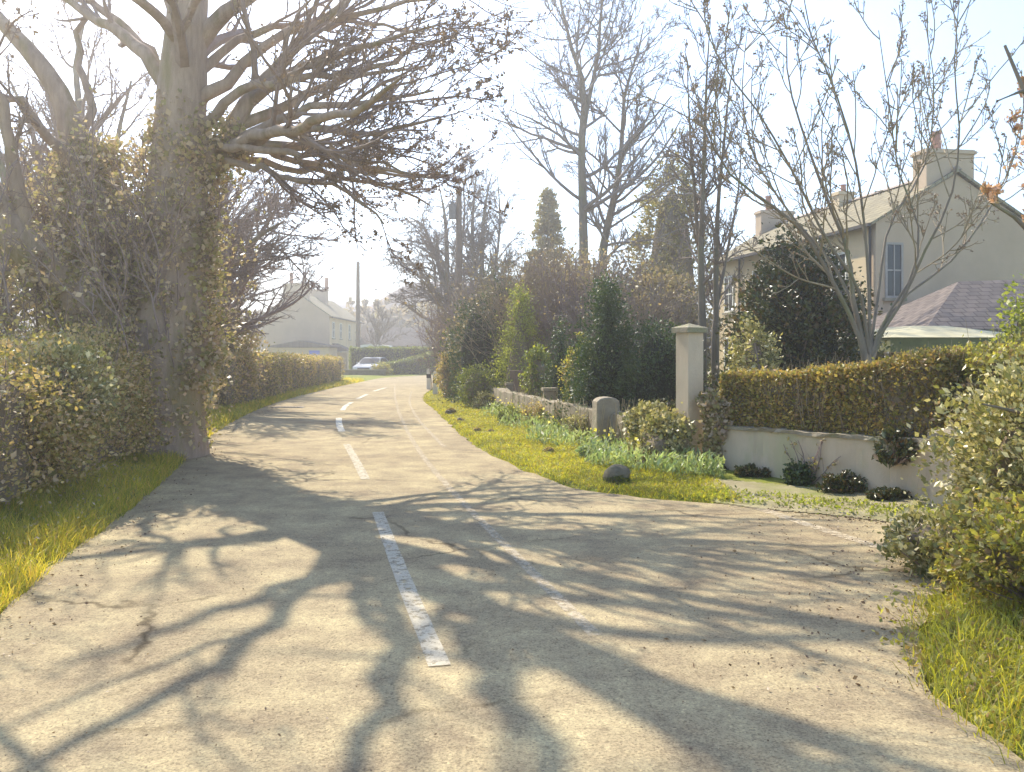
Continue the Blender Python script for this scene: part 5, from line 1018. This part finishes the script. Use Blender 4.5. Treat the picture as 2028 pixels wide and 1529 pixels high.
# ------------------------------------------------------------------ grass, ground cover, litter
def scatter(n, box, cond):
    x0, x1, y0, y1 = box; out = []
    tot = 0
    while tot < n:
        m = n * 3; u = rng.random(m); y = y0 + (y1 - y0) * u ** 1.7 if y1 / max(y0, .5) > 3 else y0 + (y1 - y0) * u
        x = x0 + (x1 - x0) * rng.random(m); d = road_dist(x, y); k = cond(x, y, d)
        if k.sum() == 0: break
        out.append(np.stack([x[k], y[k], ground_z(x[k], y[k])], 1)); tot += k.sum()
    return np.concatenate(out)[:n]
def leftof(x, y): return x < np.interp(y, LYX[:, 1], LYX[:, 0]) + .02
def clumpy(x, y, f=3.0): return (np.sin(x * f + 1.3 * np.sin(y * f * .8)) * np.sin(y * f * 1.1 + x) > -.35) | (rng.random(len(x)) < .5)
def grass(name, label, P, h, w, mat, lean=.5):
    n = len(P); H = h * (.45 + rng.random(n) * .9); dist = P[:, 1]; Wd = w * (.7 + .6 * rng.random(n)) * np.clip(dist / 9, .7, 3)
    cl = Cloud(); cl.blades(P, H, Wd, rng.normal(size=(n, 2)) * H[:, None] * lean); return tag(cl.build(name, mat), label, kind='stuff')
P = scatter(46000, (-6.0, -2.6, 2.5, 15), lambda x, y, d: leftof(x, y) & (d > -.03 - .05 * rng.random(len(x))) & (d < 1.55) & clumpy(x, y))
grass('verge_grass', 'long tufted grass on the near left bank', P, .17, .008, M['grass_bank'])
P = scatter(16000, (-10, -4.5, 13, 50), lambda x, y, d: leftof(x, y) & (d > -.05) & (d < 1.2))
grass('verge_grass', 'grass strip at the foot of the far left hedge', P, .17, .009, M['grass_bank'])
P = scatter(95000, (-5, 4.2, 7.2, 36), lambda x, y, d: (~leftof(x, y)) & (rng.random(len(x)) > .8 * sstep(2.0, 3.0, x)) & (d > -.04) & (d < 2.6) & (x < np.interp(y, [7, 8.8, 9.4, 10.4, 12, 15, 20, 40], [1.6, 2.3, 2.5, 2.5, 2.1, 1.2, .6, -1])))
grass('lawn_grass', 'short sunlit grass verge on the right of the lane', P, .055, .008, M['grass'], .9)
P = scatter(14000, (1.9, 6.0, 2.4, 5.6), lambda x, y, d: (d > -.08 * rng.random(len(x)) - .03) & (d < 2) & (rng.random(len(x)) < np.clip((y - 2.4) * .9, .1, 1)))
grass('verge_grass', 'bright grass tussock at the near right corner', P, .17, .008, M['grass'], .6)
def cover(name, label, P, leaf, mat, hmax, width=.6, up=.6):
    n = len(P); Q = P.copy(); Q[:, 2] += rng.random(n) ** 1.3 * hmax; cl = Cloud(); cl.leaves(Q, nrm(rng.normal(size=(n, 3)) + np.array([0, 0, up])), leaf * (.5 + rng.random(n)), width); return tag(cl.build(name, mat), label, kind='stuff')
P = scatter(15000, (-3.2, 2.6, 10.5, 32), lambda x, y, d: (~leftof(x, y)) & (d > 1.15 + .25 * np.sin(y * 2)) & (d < 2.9) & clumpy(x, y, 5))
cover('flower_bed_plants', 'blue-green flower bed foliage along the old stone wall', P, .10, M['blue_leaf'], .24, .25, 1.6)
P = scatter(4500, (-3.2, 2.6, 12, 32), lambda x, y, d: (~leftof(x, y)) & (d > 1.6) & (d < 3.2) & clumpy(x, y, 4))
cover('bed_undergrowth', 'yellow-green undergrowth at the back of the flower bed', P, .06, M['box'], .32)
P = scatter(420, (-3, 2.3, 11.5, 30), lambda x, y, d: (~leftof(x, y)) & (d > 1.3) & (d < 2.9)); P[:, 2] += .25 + .15 * rng.random(len(P)); cl = Cloud(); cl.leaves(P, rng.normal(size=P.shape), .06 * (.6 + .6 * rng.random(len(P))), .9)
tag(cl.build('daffodils', M['petal']), 'scattered yellow flowers in the flower bed', kind='stuff')
K = 420; P = scatter(K, (-1, 2.2, 12.5, 24), lambda x, y, d: (~leftof(x, y)) & (d > 1.7) & (d < 2.9)); Pt, rt_ = grow(P, rng.normal(size=(K, 3)) * .12 + np.array([0, 0, 1]), .45 + .35 * rng.random(K), np.full(K, .009), np.full(K, .005), 4, .06, (0, 0, 0)); cl = Cloud(); cl.tubes(Pt, rt_, 3)
tag(cl.build('dead_stalks', M['stalk']), 'pale dead stalks standing in front of the old stone wall', kind='stuff')
P = scatter(2200, (2.0, 4.6, 8.0, 11.3), lambda x, y, d: (d > -.12) & (d < .75) & (x > 2.0) & clumpy(x, y, 7)); cover('wall_weeds', 'yellowish weeds along the road edge below the garden wall', P, .035, M['gold'], .05)
gx, gy = np.meshgrid(np.arange(2.0, 5.0, .06), np.arange(7.6, 11.4, .06)); gd = road_dist(gx, gy).reshape(gx.shape); gz = ground_z(gx, gy).reshape(gx.shape)
ok = (gd > -.10 + .05 * np.sin(gx * 9 + gy * 5)) & (gd < 1.3) & (gx > 2.25 + .12 * np.sin(gy * 8)); gzz = np.maximum(gz, 0) + .008; ii = np.arange(gx.size).reshape(gx.shape)
qq = np.stack([ii[:-1, :-1], ii[:-1, 1:], ii[1:, 1:], ii[1:, :-1]], -1)[ok[:-1, :-1] & ok[1:, 1:] & ok[1:, :-1] & ok[:-1, 1:]]
tag(mesh_obj('dirt_strip', np.stack([gx.ravel(), gy.ravel(), gzz.ravel()], 1), [qq], M['soil'], None, True), 'dusty bare earth below the garden wall', kind='structure')
P = scatter(6000, (2.0, 4.4, 3.4, 7.6), lambda x, y, d: (d > -.30 * rng.random(len(x))) & (d < 1.0)); cover('edge_weeds', 'creeping weeds along the right edge of the driveway mouth', P, .035, M['privet'], .10)
P = scatter(3500, (-5.6, -2.7, 3, 14), lambda x, y, d: leftof(x, y) & (d > .1) & (d < 1.9)); cover('bank_plants', 'broad-leaved weeds in the left bank grass', P, .035, M['ivy'], .16)
def litter(name, label, P, s): P = P.copy(); P[:, 2] = .006 + rng.random(len(P)) * .008; cl = Cloud(); D = rng.normal(size=P.shape); D[:, 2] *= .25; cl.leaves(P, D, s * (.4 + rng.random(len(P)) ** 2 * 1.4), .55); return tag(cl.build(name, M['debris']), label, kind='stuff')
P = scatter(1500, (.5, 4.8, 4.0, 8.4), lambda x, y, d: (d < -.02) & (rng.random(len(x)) < np.exp(-(-d) * 1.3) * np.clip((x - .3) / 2, 0, 1))); litter('fallen_leaves', 'dead leaves and twigs strewn at the driveway mouth', P, .018)
P = scatter(4200, (-4.5, 3, 2.6, 9), lambda x, y, d: (d < -.02)); litter('road_grit', 'small dark grit scattered over the near lane', P, .009)
P = scatter(1500, (-8, -2.6, 3, 26), lambda x, y, d: leftof(x - .6, y) & (d < 0) & (d > -.5)); litter('edge_debris', 'leaf crumbs along the left edge of the lane', P, .016)
P = scatter(800, (2.6, 4.7, 7.9, 9.3), lambda x, y, d: (d < .5) & (d > -.2)); litter('soil_crumbs', 'dark soil crumbs at the foot of the garden wall', P, .02)

# ------------------------------------------------------------------ added scattering volume standing in for the lens-flare veil
hz = MB(); hz.box(-460, 460, -60, 540, -4, 36); hm = bpy.data.materials.new('flare_veil'); hm.use_nodes = True; nt = hm.node_tree
nt.nodes.remove(nt.nodes['Principled BSDF']); pv = nt.nodes.new('ShaderNodeVolumePrincipled'); pv.inputs['Color'].default_value = (1, .94, .88, 1); pv.inputs['Density'].default_value = .0043; pv.inputs['Anisotropy'].default_value = .7
nt.links.new(pv.outputs[0], nt.nodes['Material Output'].inputs['Volume'])
FLARE_VEIL = tag(hz.build('flare_veil', hm), 'pale scattering volume added for a lens-flare veil over the whole valley', kind='stuff')
